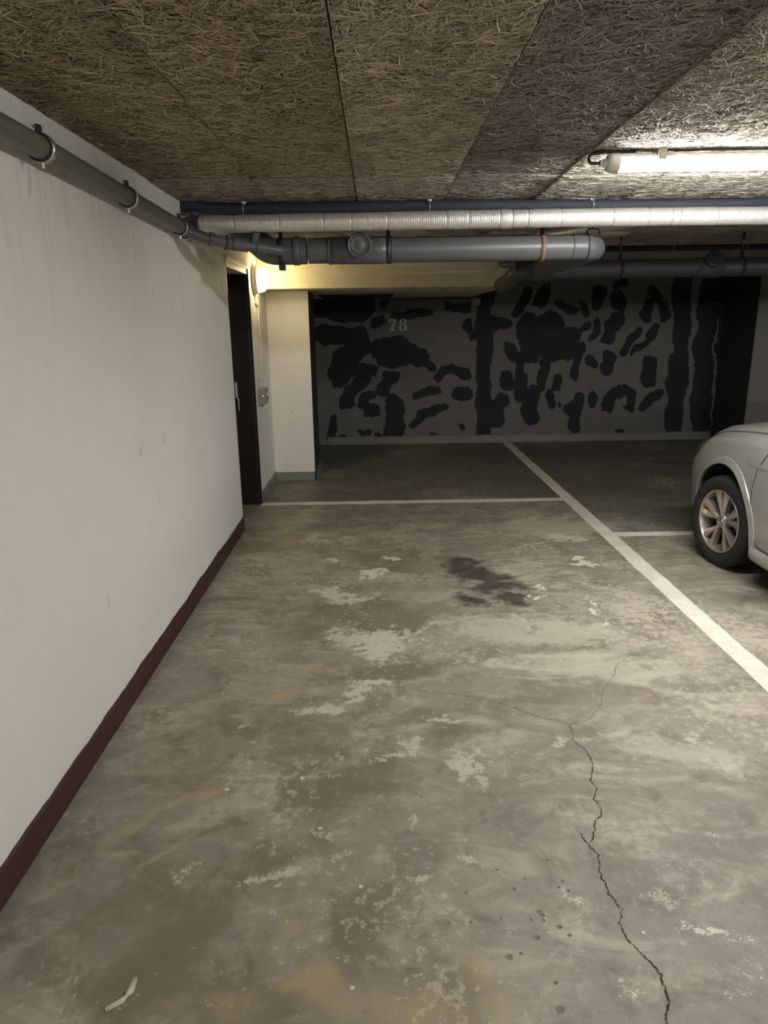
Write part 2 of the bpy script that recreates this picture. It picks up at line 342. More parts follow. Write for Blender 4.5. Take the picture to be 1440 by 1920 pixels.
def crack(pts, w0, w1):
    P = []
    for (x0, y0), (x1, y1) in zip(pts[:-1], pts[1:]):
        n = max(2, int(math.hypot(x1-x0, y1-y0)/4))
        for k in range(n):
            t = k/n; P.append(onz(x0+(x1-x0)*t+random.gauss(0, 1.7), y0+(y1-y0)*t+random.gauss(0, .7)))
    P.append(onz(*pts[-1])); rows = []
    for i, p in enumerate(P):
        t = i/(len(P)-1); a = P[max(i-1,0)]; b = P[min(i+1,len(P)-1)]; d = Vector(b-a); d.z = 0; d.normalize(); q = Vector((-d.y, d.x, 0))
        wd = (w0+(w1-w0)*t)*random.uniform(.2, 1.25)
        if i in (0, len(P)-1): wd = .0004
        p = Vector(p); rows.append([(p.x-q.x*wd/2, p.y-q.y*wd/2, .0006), (p.x+q.x*wd/2, p.y+q.y*wd/2, .0006)])
    m = MB(); m.grid(rows, False); return m.build('crack', M['crack'], floor)
M['crack'] = simple('crack_shadow_dirt', (.05,.038,.027), .95, var=.4, scale=60)
z6 = lambda L: [(720+x/2, 1300+y/2) for x, y in L]
crack(z6([(700,115),(715,180),(755,215),(785,265),(775,325),(797,355),(785,390),(810,430),(808,460),(785,490),(795,515),(772,562)]), .004, .005)
crack(z6([(730,515),(750,545),(765,570),(805,605),(808,680),(850,755),(888,810),(885,865),(910,920),(950,965),(1000,1010),(1030,1045),(1048,1090),(1068,1160),(1058,1200),(1060,1260)]), .005, .0065)
crack([(767,1290),(800,1297),(840,1300),(905,1308),(965,1328),(1020,1347),(1070,1357),(1102,1350),(1125,1325),(1130,1297),(1150,1265),(1160,1240)], .0025, .0025)
crack([(1140,1225),(1165,1235),(1185,1245)], .002, .0015)
crack([(590,1068),(552,1088),(575,1112),(600,1130)], .002, .002)
crack([(950,1168),(985,1185),(1040,1200)], .0018, .0015)

# small bubble pits in the surface
pm_ = MB().lathe([(.0001,.0006),(.5,.0006),(.55,.0016),(.75,.0018),(1,.0002)], (0,0,0), (0,0,1), 14).build('pit', simple('pit_dirt', (.24,.216,.18), .9), floor); pd = pm_.data; bpy.data.objects.remove(pm_)
for (fx, fy, r_) in ((964,1667,.008),(996,1725,.004),(1012,1710,.009),(1017,1716,.008),(1019,1726,.007),(1049,1738,.008),(1068,1754,.006),(1007,1758,.010),(977,1788,.006),(955,1794,.011),(1051,1893,.012),(1066,1670,.007),(1055,1652,.005),(1048,1664,.005),(939,1722,.006),(841,1731,.008),(883,1729,.004),(1026,1613,.005),(790,1494,.006),(874,1674,.005),(984,1648,.005),(1042,1843,.006),(932,1631,.005)):
    p = onz(fx, fy); o = bpy.data.objects.new('pit', pd); COL.objects.link(o); o.parent = floor; o.location = (p[0], p[1], 0); o.scale = (r_, r_*.9, 1)

# ================================================================== WALLS
def wall_mesh(boxes, name, mt, label, cat='wall'):
    m = MB()
    for a, b in boxes: m.box(a, b)
    return tag(m.build(name, mt), label, cat, kind='structure')
TW = .30
ND, FD, DT = 5.42, 6.29, 2.075       # door opening near, far, top
NY0, NY1, NZ = 4.27, 4.47, 2.10      # pipe hole
x0 = XL-TW
wl = wall_mesh([((x0,YR,0),(XL,NY0,H)), ((x0,NY0,0),(XL,NY1,NZ)), ((x0,NY1,0),(XL,ND,H)), ((x0,ND,DT),(XL,FD,H)), ((x0,FD,0),(XL,YB,H))], 'wall_left', M['wall_white'],
    'long white plastered wall on the left with a dark doorway')
MB().box((x0-.02,NY0-.05,NZ-.05),(x0+.01,NY1+.05,H)).build('dark_hole_back', M['black'], wl)  # black sheet closing the hole, its inner darkness put into the colour
# ragged mortar along the top of the wall
mm = MB()
for i in range(260):
    y = random.uniform(1.2, 4.25); s = random.uniform(.004, .014); z = H-.006-random.random()*.012; p = Vector((XL+random.uniform(0, .012), y, z))
    vs = [p+Vector((random.uniform(-1,1)*s, random.uniform(-1,1)*s*2.2, random.uniform(-1,1)*s*.8)) for _ in range(5)]
    mm.add(vs, [(0,1,2),(0,2,3),(0,3,1),(1,2,4),(2,3,4),(3,1,4)])
mo = mm.build('mortar_crumbs', M['wall_white'], wl); mo['kind'] = 'stuff'; mo['label'] = 'ragged crumbs of plaster along the ceiling edge'
for (px_, py_) in ((165,246),(300,337),(187,262)):
    c = onx(px_, py_, XL+.03); m = MB(); rows = []
    for i in range(7):
        r_ = .03*math.sin(math.pi*(i+.35)/6.8); rows.append([(c[0]+(i-3)*.007, c[1]+1.5*r_*math.cos(a), H-.014+.35*r_*math.sin(a)) for a in np.linspace(0, 2*math.pi, 12, endpoint=False)])
    m.grid(rows, True, True); m.build('plaster_dab', M['wall_white'], wl)

# baseboard (brown painted strip, slightly wavy top)
def skirting(name, p0, p1, hgt, th, mt, label, wob=.004):
    p0, p1 = Vector(p0), Vector(p1); d = p1-p0; L = d.length; d.normalize(); q = Vector((d.y, -d.x, 0))*th; n = max(2, int(L/.04)); rows = []; j = 0
    for i in range(n+1):
        j = j*.8+random.gauss(0, wob*.5); p = p0+d*(L*i/n); z = hgt+j
        rows.append([(p.x,p.y,0),(p.x,p.y,z),(p.x+q.x*.6,p.y+q.y*.6,z),(p.x+q.x,p.y+q.y,z-.006),(p.x+q.x,p.y+q.y,0)])
    m = MB(); m.grid(rows, False); m.add(rows[0], [tuple(range(5))]); m.add(rows[-1], [tuple(range(5))])
    return tag(m.build(name, mt), label, 'baseboard', kind='structure')
skirting('baseboard_left', (XL,YR,0), (XL,ND,0), .112, .009, M['brown_skirt'], 'dark brown painted skirting along the long white wall')
skirting('baseboard_left_far', (XL,FD+.03,0), (XL,7.29,0), .10, .010, M['grey_skirt'], 'grey skirting between the doorway and the white column')

# back wall with hand-painted black strokes and a darkened top-left area
def make_back():
    xs = np.arange(XL-.3, 4.9, .0125); xs = np.append(xs, XR); zs = np.append(np.arange(0, H, .0125), H)
    X, Z = np.meshgrid(xs, zs); P = np.stack([X.ravel(), X.ravel()*0+YB, Z.ravel()], 1); Q = P[:, [0, 2]]
    P2 = P+np.stack([sum(am*vnoise(Q, sc, 60+k) for k, (sc, am) in enumerate(((4, .07), (9, .045), (22, .022), (45, .014)))), P[:, 0]*0, sum(am*vnoise(Q, sc, 70+k) for k, (sc, am) in enumerate(((4, .07), (9, .045), (22, .022), (45, .014))))], 1)
    px, py = topx(P2)
    S = []
    def z7(r, *p): S.append(([(860+x/2.483, 500+y/2.483) for x, y in p], r/2.483))
    def z6_(r, *p): S.append(([(570+x/3.692, 520+y/3.692) for x, y in p], r/3.692))
    z7(37,(125,130),(118,300),(120,560),(125,830)); z7(30,(150,270),(232,258)); z7(26,(235,380),(250,425)); z7(24,(42,268),(70,320))
    z7(26,(285,205),(320,125)); z7(30,(375,175),(412,110)); z7(22,(462,170),(535,195)); z7(20,(572,170),(590,212)); z7(30,(650,180),(660,105)); z7(22,(735,90),(785,85)); z7(36,(740,148),(745,175))
    z7(22,(905,112),(942,152)); z7(27,(868,238),(895,175)); z7(20,(965,180),(968,225))
    z7(55,(335,275),(335,400)); z7(60,(430,270),(435,385)); z7(46,(515,315),(510,390)); z7(27,(292,430),(288,600)); z7(18,(560,285),(592,272))
    z7(24,(565,380),(545,500)); z7(24,(400,450),(385,560)); z7(21,(462,510),(460,562)); z7(20,(432,590),(447,645)); z7(8,(478,640),(482,655))
    z7(28,(222,510),(238,545)); z7(25,(205,612),(182,650),(178,722)); z7(38,(348,590),(330,660),(340,705)); z7(26,(560,615),(548,690),(545,760)); z7(22,(515,675),(560,620)); z7(24,(632,600),(626,640))
    z7(24,(690,655),(712,600),(765,565),(800,585)); z7(22,(808,590),(790,660)); z7(24,(868,645),(925,592)); z7(17,(610,432),(640,450)); z7(26,(695,412),(692,480)); z7(30,(890,440),(880,535))
    z7(19,(618,340),(645,262)); z7(28,(692,335),(705,290),(745,240)); z7(24,(762,395),(790,345),(828,312)); z7(17,(815,400),(835,372),(880,360)); z7(23,(895,330),(925,268))
    z7(44,(1048,50),(1040,250),(1020,500),(995,770)); z7(46,(1185,50),(1145,300),(1128,520),(1130,760)); z7(34,(1255,50),(1225,500),(1215,760)); z7(20,(318,790),(318,792)); z7(22,(748,775),(748,777))
    z6_(34,(650,262),(845,240)); z6_(27,(1000,190),(1130,215)); z6_(50,(205,660),(235,560),(330,500)); z6_(62,(520,500),(640,470),(740,510),(800,560)); z6_(50,(560,570),(720,550)); z6_(36,(820,560),(868,615))
    z6_(40,(225,730),(330,650),(490,640)); z6_(44,(285,880),(320,780),(430,700)); z6_(40,(395,880),(430,820),(475,800)); z6_(40,(430,920),(475,925)); z6_(42,(565,775),(590,690),(625,690)); z6_(72,(625,870),(620,1130))
    z6_(34,(205,985),(195,1100)); z6_(29,(285,1105),(287,1140)); z6_(17,(400,1058),(440,1070)); z6_(20,(500,1080),(512,1095)); z6_(34,(930,690),(960,640),(1030,612),(1110,670)); z6_(30,(1110,670),(1135,690))
    z6_(30,(790,805),(915,782)); z6_(48,(1055,800),(1130,815)); z6_(32,(755,1005),(840,935),(965,910)); z6_(30,(1140,325),(1168,395)); z6_(28,(895,1100),(920,1125)); z6_(24,(1095,1048),(1100,1052)); z6_(30,(560,190),(575,160))
    z6_(110,(120,180),(400,200)); z6_(70,(120,400),(380,410)); z6_(60,(420,480),(300,420)); z6_(30,(560,300),(500,330))  # dark top-left area: soot and shade painted in as broad strokes
    z6_(60,(380,520),(300,600))
    d = np.full(px.shape, 1e9)
    for pts, r in S:
        pts = pts if len(pts) > 1 else pts*2
        for (x0, y0), (x1, y1) in zip(pts[:-1], pts[1:]):
            dx, dy = x1-x0, y1-y0; L2 = dx*dx+dy*dy+1e-6; t = np.clip(((px-x0)*dx+(py-y0)*dy)/L2, 0, 1)
            d = np.minimum(d, np.hypot(px-x0-t*dx, py-y0-t*dy)-r)
    nx, nz = len(xs), len(zs); i = np.arange(nx*nz).reshape(nz, nx)
    F = np.stack([i[:-1,:-1].ravel(), i[:-1,1:].ravel(), i[1:,1:].ravel(), i[1:,:-1].ravel()], 1)
    me = bpy.data.meshes.new('wall_back'); me.from_pydata(P.tolist(), [], F.tolist()); me.update()
    at = me.attributes.new('paint', 'FLOAT', 'POINT'); at.data.foreach_set('value', np.clip(d, -20, 20).astype(np.float32))
    o = bpy.data.objects.new('wall_back', me); COL.objects.link(o)
    t = NT('patched_concrete_back_wall'); v = t.coord(); A = t.n('ShaderNodeAttribute', attribute_name='paint')
    n1 = t.noise(1.6, 6, .65, v); n2 = t.noise(16, 6, .7, v); n3 = t.noise(9, 4, .6, t.coord((1, 1, .25)))
    c = t.mix(n1, (.118,.113,.104), (.195,.186,.17)); c = t.mix(t.math('MULTIPLY', t.ramp(n2, .5, .75), .35), c, (.088,.083,.076))
    k = t.math('ADD', A.outputs['Fac'], t.math('MULTIPLY', t.math('SUBTRACT', n2, .5), 7)); k = t.math('ADD', k, t.math('MULTIPLY', t.math('SUBTRACT', n3, .5), 7))
    pm = t.ramp(k, .9, -.9); pm2 = t.math('SUBTRACT', 1, t.ramp(k, -.8, .8))
    blk = t.mix(t.noise(3, 4, .6, v), (.010,.010,.015), (.022,.022,.030)); c = t.mix(pm2, c, blk)
    me.materials.append(t.out(c, .8, t.bump(n2, .3, .005)))
    return tag(o, 'bare concrete back wall daubed with black paint strokes', 'wall', kind='structure')
wb = make_back()
# kerb along the foot of the back wall
m = MB(); rows = []
for i in range(0, 130):
    x = -.7+i*.041; z = .098+random.gauss(0, .003); rows.append([(x,YB,0),(x,YB,z+.01),(x,YB-.02,z),(x,YB-.028,z-.012),(x,YB-.028,0)])
m.grid(rows, False); tag(m.build('baseboard_back', M['concrete']), 'low grey concrete kerb at the foot of the black-daubed wall', 'baseboard', kind='structure')
# stencilled bay number on the back wall
M['stencil'] = simple('faded_stencil_paint', (.55,.53,.47), .8, var=.25, scale=40)
def flat(polys, name):
    m = MB()
    for p in polys:
        n = len(p); m.add([(x, YB-.0015, z) for x, z in p]+[(x, YB+.001, z) for x, z in p], [tuple(range(n))]+[(i, (i+1) % n, (i+1) % n+n, i+n) for i in range(n)])
    o = m.build(name, M['stencil'], wb); return o
q = lambda px_, py_: (lambda P: (P[0], P[2]))(ony(px_, py_, YB))
Z6 = lambda L: [q(570+x/3.692, 520+y/3.692) for x, y in L]
flat([Z6([(589,288),(639,288),(637,300),(589,300)]), Z6([(589,288),(595,288),(597,314),(589,314)]), Z6([(639,292),(639,300),(622,340),(620,362),(600,362),(604,345),(625,300)]), Z6([(594,362),(628,362),(628,370),(594,370)])], 'numeral')['label'] = 'stencilled digit 7'
def ring(cx, cy, rx, ry, tx, ty, a0, a1, n=12):
    A = np.linspace(R(a0), R(a1), n); return Z6([(cx+rx*math.cos(a), cy+ry*math.sin(a)) for a in A]+[(cx+(rx-tx)*math.cos(a), cy+(ry-ty)*math.sin(a)) for a in A[::-1]])
flat([ring(685,307,25,20,13,6,-82,82), ring(685,307,25,20,13,6,98,262), ring(685,347,29,24,15,6,-82,82), ring(685,347,29,24,15,6,98,262)], 'numeral')['label'] = 'stencilled digit 8'
# other sides of the room
wall_mesh([((XR,YR,0),(XR+.2,YB,H))], 'wall_right', M['concrete'], 'plain concrete wall far to the right behind the car')
wall_mesh([((x0,YR-.2,0),(XR,YR,H))], 'wall_rear', M['concrete'], 'plain concrete wall behind the viewer')
# column, pillar, soffit
col = tag(MB().box((XL,7.275,0),(-.683,7.9,1.934)).build('column', M['wall_white'], bevel=.004), 'white column standing under the cream beam', 'column', kind='structure')
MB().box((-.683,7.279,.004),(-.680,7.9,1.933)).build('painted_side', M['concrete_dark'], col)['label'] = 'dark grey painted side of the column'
MB().box((XL+.01,7.265,0),(-.672,7.276,.092)).box((-.684,7.265,0),(-.672,7.9,.092)).build('skirting', M['grey_skirt'], col)['label'] = 'grey skirting'
pil = tag(MB().box((4.62,8.72,0),(5.25,YB,H)).build('pillar', M['concrete'], bevel=.006), 'grey concrete pillar in the dark corner above the silver car', 'pillar', kind='structure')
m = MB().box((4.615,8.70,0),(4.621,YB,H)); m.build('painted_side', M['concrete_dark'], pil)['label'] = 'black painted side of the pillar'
p = ony(1435, 696, 8.715); MB().lathe([(.001,.02),(.02,.018),(.024,.008),(.03,0)], (p[0], 8.72, p[2]), (0,-1,0), 16).build('wall_plug', M['plastic_grey'], pil)
so = tag(MB().box((XL,6.85,1.934),(1.272,YB,H)).build('soffit_beam', M['soffit'], bevel=.008), 'cream painted concrete beam lit by the warm wall lamp', 'beam', kind='structure')
MB().box((-.68,8.2,1.931),(.2,YB-.003,1.9355)).build('black_patch', M['concrete_dark'], so)['label'] = 'black patch under the beam'  # dark patch on the underside of the beam

# ================================================================== CEILING
ceil = tag(MB().box((x0,YR,H),(XR,YB,H+.2)).build('ceiling', M['concrete']), 'low ceiling clad in wood wool insulation panels', 'ceiling', kind='structure')
def strand_mesh(seed, n=11500, W=.5, L=2.0):
    g = np.random.default_rng(seed); k = 7
    c = np.stack([g.uniform(.01, W-.01, n), g.uniform(.01, L-.01, n)], 1)
    th = g.uniform(0, math.pi, n); ln = g.uniform(.04, .13, n); kap = g.normal(0, 14, n); dk = g.normal(0, 90, n)
    s = np.linspace(-.5, .5, k)[None, :]*ln[:, None]; an = th[:, None]+kap[:, None]*s+dk[:, None]*s*s
    ds = (ln/(k-1))[:, None]; dx = np.cos(an)*ds; dy = np.sin(an)*ds
    x = c[:, :1]+np.cumsum(dx, 1)-dx.sum(1, keepdims=True)/2; y = c[:, 1:]+np.cumsum(dy, 1)-dy.sum(1, keepdims=True)/2
    x = np.clip(x, .004, W-.004); y = np.clip(y, .004, L-.004)
    z0 = -g.uniform(.0005, .008, n)[:, None]+g.normal(0, .018, n)[:, None]*s; z = np.clip(z0, -.016, -.0003)
    wd = g.uniform(.0009, .0019, n)[:, None]; tilt = g.normal(0, .45, n)[:, None]
    ox = -np.sin(an)*wd*np.cos(tilt); oy = np.cos(an)*wd*np.cos(tilt); oz = wd*np.sin(tilt)
    V = np.stack([np.stack([x-ox, y-oy, z-oz], 2), np.stack([x+ox, y+oy, z+oz], 2)], 2).reshape(-1, 3)
    i = (np.arange(n)*k*2)[:, None]+np.arange(k-1)[None, :]*2; i = i.ravel(); F = np.stack([i, i+1, i+3, i+2], 1)
    me = bpy.data.meshes.new('wood_wool'); me.vertices.add(len(V)); me.vertices.foreach_set('co', V.astype(np.float32).ravel())
    me.loops.add(F.size); me.loops.foreach_set('vertex_index', F.astype(np.int32).ravel()); me.polygons.add(len(F))
    me.polygons.foreach_set('loop_start', np.arange(0, F.size, 4, dtype=np.int32)); me.update(calc_edges=True)
    a = me.attributes.new('rnd', 'FLOAT', 'POINT'); a.data.foreach_set('value', np.repeat(g.random(n), k*2).astype(np.float32))
    me.materials.append(M['wool']); return me
SM = [strand_mesh(11), strand_mesh(12)]
pm = MB().box((.004,.004,0),(.496,1.996,.02)).build('ceiling_panel', M['wool_core'], ceil); pmesh = pm.data; bpy.data.objects.remove(pm)
cols = [(-1.107,-.5995),(-.5995,-.101),(-.101,.402),(.402,.915)]
while cols[-1][1] < XR-.6: cols.append((cols[-1][1], cols[-1][1]+.5))
rows_y = [(-2.31,-.31),(-.31,1.69),(1.69,3.69),(3.69,5.69),(5.69,7.69),(7.69,9.5)]
tint = {0:(.46,.395,.29),1:(.475,.405,.30),2:(.60,.535,.445),3:(.38,.348,.328)}  # panels' own tones mixed with the lamps' colour, painted in
k = 0
for ri, (ya, yb) in enumerate(rows_y):
    for ci, (xa, xb) in enumerate(cols):
        if ri == 0 and ci > 8: continue
        c = tint.get(ci, (.60,.575,.535))
        if ri >= 3: c = tuple(.5*a+.5*b for a, b in zip(c, (.56,.535,.51)))  # rows past the cross seam greyed: bluish tube light painted in
        rf = random.uniform(.94, 1.06); c = tuple(a*rf for a in c)
        z = H-.018-(.010 if ci >= 4 else (.002 if ci == 2 else 0))-(.006 if ri >= 3 else 0)+random.uniform(-.001, .001)
        sx, sy = (xb-xa)/.5, (yb-ya)/2.0
        po = bpy.data.objects.new('ceiling_panel', pmesh); COL.objects.link(po); po.parent = ceil; po.location = (xa, ya, z); po.scale = (sx, sy, 1); po.color = (*c, 1)
        st = bpy.data.objects.new('wood_wool', SM[k % 2]); COL.objects.link(st); st.parent = po; st['kind'] = 'stuff'; st.color = (*c, 1); st.location = (0, 0, .001)
        if (k//2) % 2: st.rotation_euler = (0, 0, math.pi); st.location = (.5, 2.0, .001)
        k += 1
ZC = H-.018-.016     # underside of the cladding

# ================================================================== DOORWAY
d = empty('door_1', (XL-.17, ND, 0)); tag(d, 'dark brown door set back in the left wall', 'door', kind='structure')
XD = XL-.17
MB().box((XD-.045,ND+.02,.006),(XD,FD-.02,DT-.03)).build('door_leaf', M['door_dark'], d, .003)
MB().box((XD-.06,FD-.05,0),(XL-.004,FD+.001,DT)).build('door_jamb', M['door_dark'], d, .003)
MB().box((XD-.06,ND-.001,0),(XL-.004,ND+.04,DT)).build('door_jamb', M['door_dark'], d, .003)
MB().box((XD-.06,ND,DT-.045),(XL+.004,FD,DT)).build('door_head', M['frame_white'], d, .003)['label'] = 'cream door head catching the lamp light'
MB().box((XL-.002,ND-.005,DT),(XL+.014,FD+.012,DT+.035)).box((XL-.002,FD-.012,0),(XL+.012,FD+.012,DT)).build('architrave', M['frame_white'], d, .003)
MB().box((XL-.004,FD-.014,0),(XL+.0135,FD+.004,DT)).build('jamb_edge', M['door_dark'], d)
hz, hy = 1.06, FD-.16
hd = MB().box((XD,hy-.03,hz-.06),(XD+.055,hy+.03,hz+.075)).build('door_handle', M['steel'], d, .006); hd['label'] = 'grey metal lock case with lever'
MB().tube(fillet([(XD+.03,hy,hz-.05),(XD+.055,hy,hz-.075),(XD+.055,hy+.005,hz-.17)], .02), .008, 10).build('lever', M['steel'], hd)
# wall lamp
c = onx(474, 525, XL); ly, lz = c[1]+.02, c[2]
lamp = empty('wall_lamp', (XL, ly, lz)); tag(lamp, 'round lit bulkhead wall lamp glowing warm beside the doorway', 'lamp')
MB().lathe([(0,0),(.115,0),(.12,.012),(.118,.042),(.108,.05),(0,.05)], (XL,ly,lz), (1,0,0), 40).build('lamp_base', M['plastic_white'], lamp)
M['bulb'] = emit('warm_lit_glass', (1,.79,.40), BULB_E)
MB().lathe([(.104,.05),(.104,.075),(.098,.098),(.08,.112),(.05,.120),(.001,.122)], (XL,ly,lz), (1,0,0), 40).build('lamp_glass', M['bulb'], lamp)
MB().tube([(XL+.012,ly+.0,lz-.115),(XL+.012,ly,lz-.20)], .008, 10).build('cable_gland', M['plastic_white'], lamp)
MB().tube([(XL+.008,ly+.13,lz-.16),(XL+.008,ly+.13,1.12)], .006, 8).tube([(XL+.008,ly+.0,lz-.195),(XL+.008,ly+.13,lz-.22)], .006, 8).build('conduit', M['wall_cream'], lamp)
# key switch and label
c = onx(486, 742, XL); ks = empty('key_switch', (XL, c[1], c[2])); tag(ks, 'small grey key switch box on the wall beside the doorway', 'switch')
MB().box((XL,c[1]-.075,c[2]-.075),(XL+.075,c[1]+.075,c[2]+.075)).build('switch_body', M['plastic_grey'], ks, .008)
MB().lathe([(.001,.012),(.018,.012),(.022,.006),(.022,0)], (XL+.04,c[1]-.075,c[2]), (0,-1,0), 20).build('key_cylinder', M['steel'], ks)
MB().lathe([(.001,.014),(.022,.014),(.026,.006),(.026,0)], (XL+.075,c[1],c[2]), (1,0,0), 20).build('lock_rosette', M['steel'], ks)
MB().tube([(XL+.03,c[1],c[2]-.075),(XL+.03,c[1],c[2]-.10)], .012, 10).build('cable_gland', M['plastic_grey'], ks)
c2 = onx(484, 719, XL); m = MB().box((XL,c2[1]-.07,c2[2]-.045),(XL+.004,c2[1]+.07,c2[2]+.055)); sg = tag(m.build('wall_notice', M['plastic_white'], bevel=.001), 'small white notice plate above the key switch', 'sign')
for (a0,a1,b0,b1) in ((-.06,.06,.042,.046),(-.06,.06,-.036,-.032),(-.062,-.056,-.036,.046),(.056,.062,-.036,.046)): MB().box((XL+.003,c2[1]+a0,c2[2]+b0),(XL+.0048,c2[1]+a1,c2[2]+b1)).build('printed_border', M['plastic_grey'], sg)

# ================================================================== LIGHT FITTINGS
M['tube_on'] = emit('lit_led_diffuser', (1,.972,.925), TUBE_E)
M['tube_side'] = emit('lit_led_side_lens', (1,.972,.925), TUBE_E*.22)
M['tube_rear'] = emit('lit_led_diffuser_rear', (1,.972,.925), REAR_E)
M['tube_off'] = simple('unlit_diffuser', (.6,.6,.57), .35, var=.04)
def tube_light(xa, xb, y, label, mt, zc=None):
    zc = ZC-.048 if zc is None else zc; r = .037
    o = empty('tube_light', ((xa+xb)/2, y, zc)); tag(o, label, 'light', 'ceiling tube lights')
    def arc(a0, a1, rr, x): return [(x, y+rr*math.cos(a), zc+rr*math.sin(a)) for a in np.linspace(R(a0), R(a1), 18)]
    m = MB(); m.grid([arc(25, 155, r, xa+.03), arc(25, 155, r, xb-.03)]); m.build('housing', M['plastic_white'], o)
    m = MB(); m.grid([arc(197, 343, r-.003, xa+.04), arc(197, 343, r-.003, xb-.04)]); m.build('diffuser', mt, o)
    for a0, a1 in ((153,197),(343,387)):
        m = MB(); m.grid([arc(a0, a1, r-.003, xa+.04), arc(a0, a1, r-.003, xb-.04)]); m.build('side_lens', M['tube_side'], o)
    for xe, s in ((xa, 1), (xb, -1)):
        MB().lathe([(.001,0),(.028,0),(.036,.008),(.039,.02),(.039,.045),(.0375,.05)], (xe,y,zc), (s,0,0), 28).build('end_cap', M['plastic_white'], o)
    for xc in (xa+.22, xb-.22):
        MB().box((xc-.018,y-.042,zc+.005),(xc+.018,y+.042,ZC+.012)).build('mounting_clip', M['plastic_grey'], o, .004)
    g = MB().tube([(xa,y,zc),(xa-.012,y,zc),(xa-.0121,y,zc),(xa-.028,y,zc)], [.017,.017,.013,.013], 16).build('cable_gland', M['plastic_white'], o)
    MB().tube(fillet([(xa-.026,y,zc),(xa-.075,y,zc),(xa-.075,y,zc+.035),(xa-.01,y,ZC-.004),(xa+.12,y,ZC-.004)], .02), .006, 10).build('cable', M['black'], o)
    return o
tx = onz(1137, 306, ZC-.048)
tube_light(tx[0], tx[0]+1.5, tx[1], 'lit white tube light on the ceiling above the silver car', M['tube_on'])
tube_light(1.0, 2.5, -2.2, 'lit tube light on the ceiling behind the viewer', M['tube_rear'])
tube_light(5.2, 6.7, 1.4, 'added unseen tube light right of the car, brightening the left wall', M['tube_on'])  # added tube, out of view, lifts the left wall
# unlit fitting beyond the pipes
c = onz(1132, 440, 2.27); o = empty('ceiling_fitting', (c[0], c[1], 2.27)); tag(o, 'unlit white fitting on the ceiling beyond the grey drain pipe', 'light')
m = MB(); rows = []
for (s, z) in ((1,2.3),(1,2.275),(.93,2.262),(.3,2.258)):
    rows.append([(c[0]+s*(.20*np.sign(math.cos(a))*abs(math.cos(a))**.5), c[1]+s*.11*math.sin(a), z) for a in np.linspace(0, 2*math.pi, 32, endpoint=False)])
m.grid(rows, True, True); m.add(rows[-1], [tuple(range(32))]); m.build('diffuser', M['tube_off'], o)
m = MB(); m.tube([(c[0]+.205*np.sign(math.cos(a))*abs(math.cos(a))**.5, c[1]+.115*math.sin(a), 2.278) for a in np.linspace(0, 2*math.pi, 33)], .008, 8, False); m.build('rim', M['plastic_white'], o)

# ================================================================== PIPES
def hook(parent, x, y, ztop, zpipe, r):
    MB().lathe([(.014,0),(.014,-.012),(.006,-.03),(.003,-.034)], (x,y,ztop), (0,0,1), 14).build('hook_plug', M['plastic_white'], parent)
    a = np.linspace(R(95), R(300), 14)
    MB().tube([(x,y,ztop-.03)]+[(x, y-(r+.003)*math.sin(t)*1.0, zpipe+(r+.003)*math.cos(t)) for t in np.linspace(.2, 3.1, 12)], .003, 6).build('hook_wire', M['steel'], parent)
# dark thin lagged pipe
YP1, ZP1, RP1 = 4.33, 2.252, .031
p1 = empty('lagged_pipe', (0, YP1, ZP1)); tag(p1, 'thin dark blue lagged pipe hung close to the ceiling', 'pipe')
xs = np.linspace(-.96, 7.3, 60); path = [(XL-.08,YP1-.02,ZP1+.02)]+[(-1.03, YP1-.02, ZP1+.018)]+[(x, YP1, ZP1+.006*math.sin(x*2.1+1)+(.012*max(0, -.45-x)/.5)) for x in xs]
MB().tube(path, RP1, 18).build('pipe', M['rubber_blue'], p1)
for pxx in (457, 805, 1109):
    xx = (onz(pxx, 380, ZP1)*YP1/onz(pxx, 380, ZP1)[1])[0]; hook(p1, xx, YP1-.012, ZC+.004, ZP1, RP1)
for xx in (2.6, 3.3, 4.0): hook(p1, xx, YP1, ZC+.004, ZP1, RP1)
# silver insulated pipe, built from wrapped lengths
YP2, ZP2, RP2 = 4.19, 2.160, .0485
p2 = empty('insulated_pipe', (0, YP2, ZP2)); tag(p2, 'silver foil wrapped insulated pipe crossing the ceiling', 'pipe')
cuts = [370,437,523,606,659,727,838,880,939,962,992,1054,1152,1219,1263,1279,1350]
cx = [(ony(c_, 415, YP2-.05))[0] for c_ in cuts]; cx += [cx[-1]+.3*i for i in range(1, 17)]
for i, (a, b) in enumerate(zip(cx[:-1], cx[1:])):
    rr = RP2+random.uniform(-.0015, .0015); yo = random.uniform(-.001, .001); q_ = []
    n = max(8, int((b-a)/.008))
    for k in range(n+1):
        x = a+(b-a)*k/n; e = .0022*max(0, 1-min(k, n-k)/1.0); q_.append(((x+(.0008 if k == 0 else -.0008 if k == n else 0), YP2+yo, ZP2+.004*math.sin(x*1.3)), rr-e+random.gauss(0, .0003)))
    MB().tube([u[0] for u in q_], [u[1] for u in q_], 32).build('foil_sleeve', M['foil'], p2)
MB().tube([(XL-.2,YP2+.09,ZP2+.0),(cx[0]-.10,YP2+.05,ZP2),(cx[0]-.04,YP2,ZP2),(cx[0]+.012,YP2,ZP2)], [.04,.04,.043,.043], 24).build('sooty_end', M['foil_soot'], p2)
MB().tube([(XL+.085,YP2+.05,2.09),(XL+.085,YP2+.05,2.225)], .03, 18).tube([(XL+.085,YP2+.05,2.15),(XL+.085,YP2+.05,2.175)], .036, 18).build('riser', M['foil_soot'], p2)
MB().tube([(x, YP2, ZP2) for x in (cx[0]-.004, cx[-1])], RP2-.006, 24).build('inner_pipe', M['steel_dark'], p2)
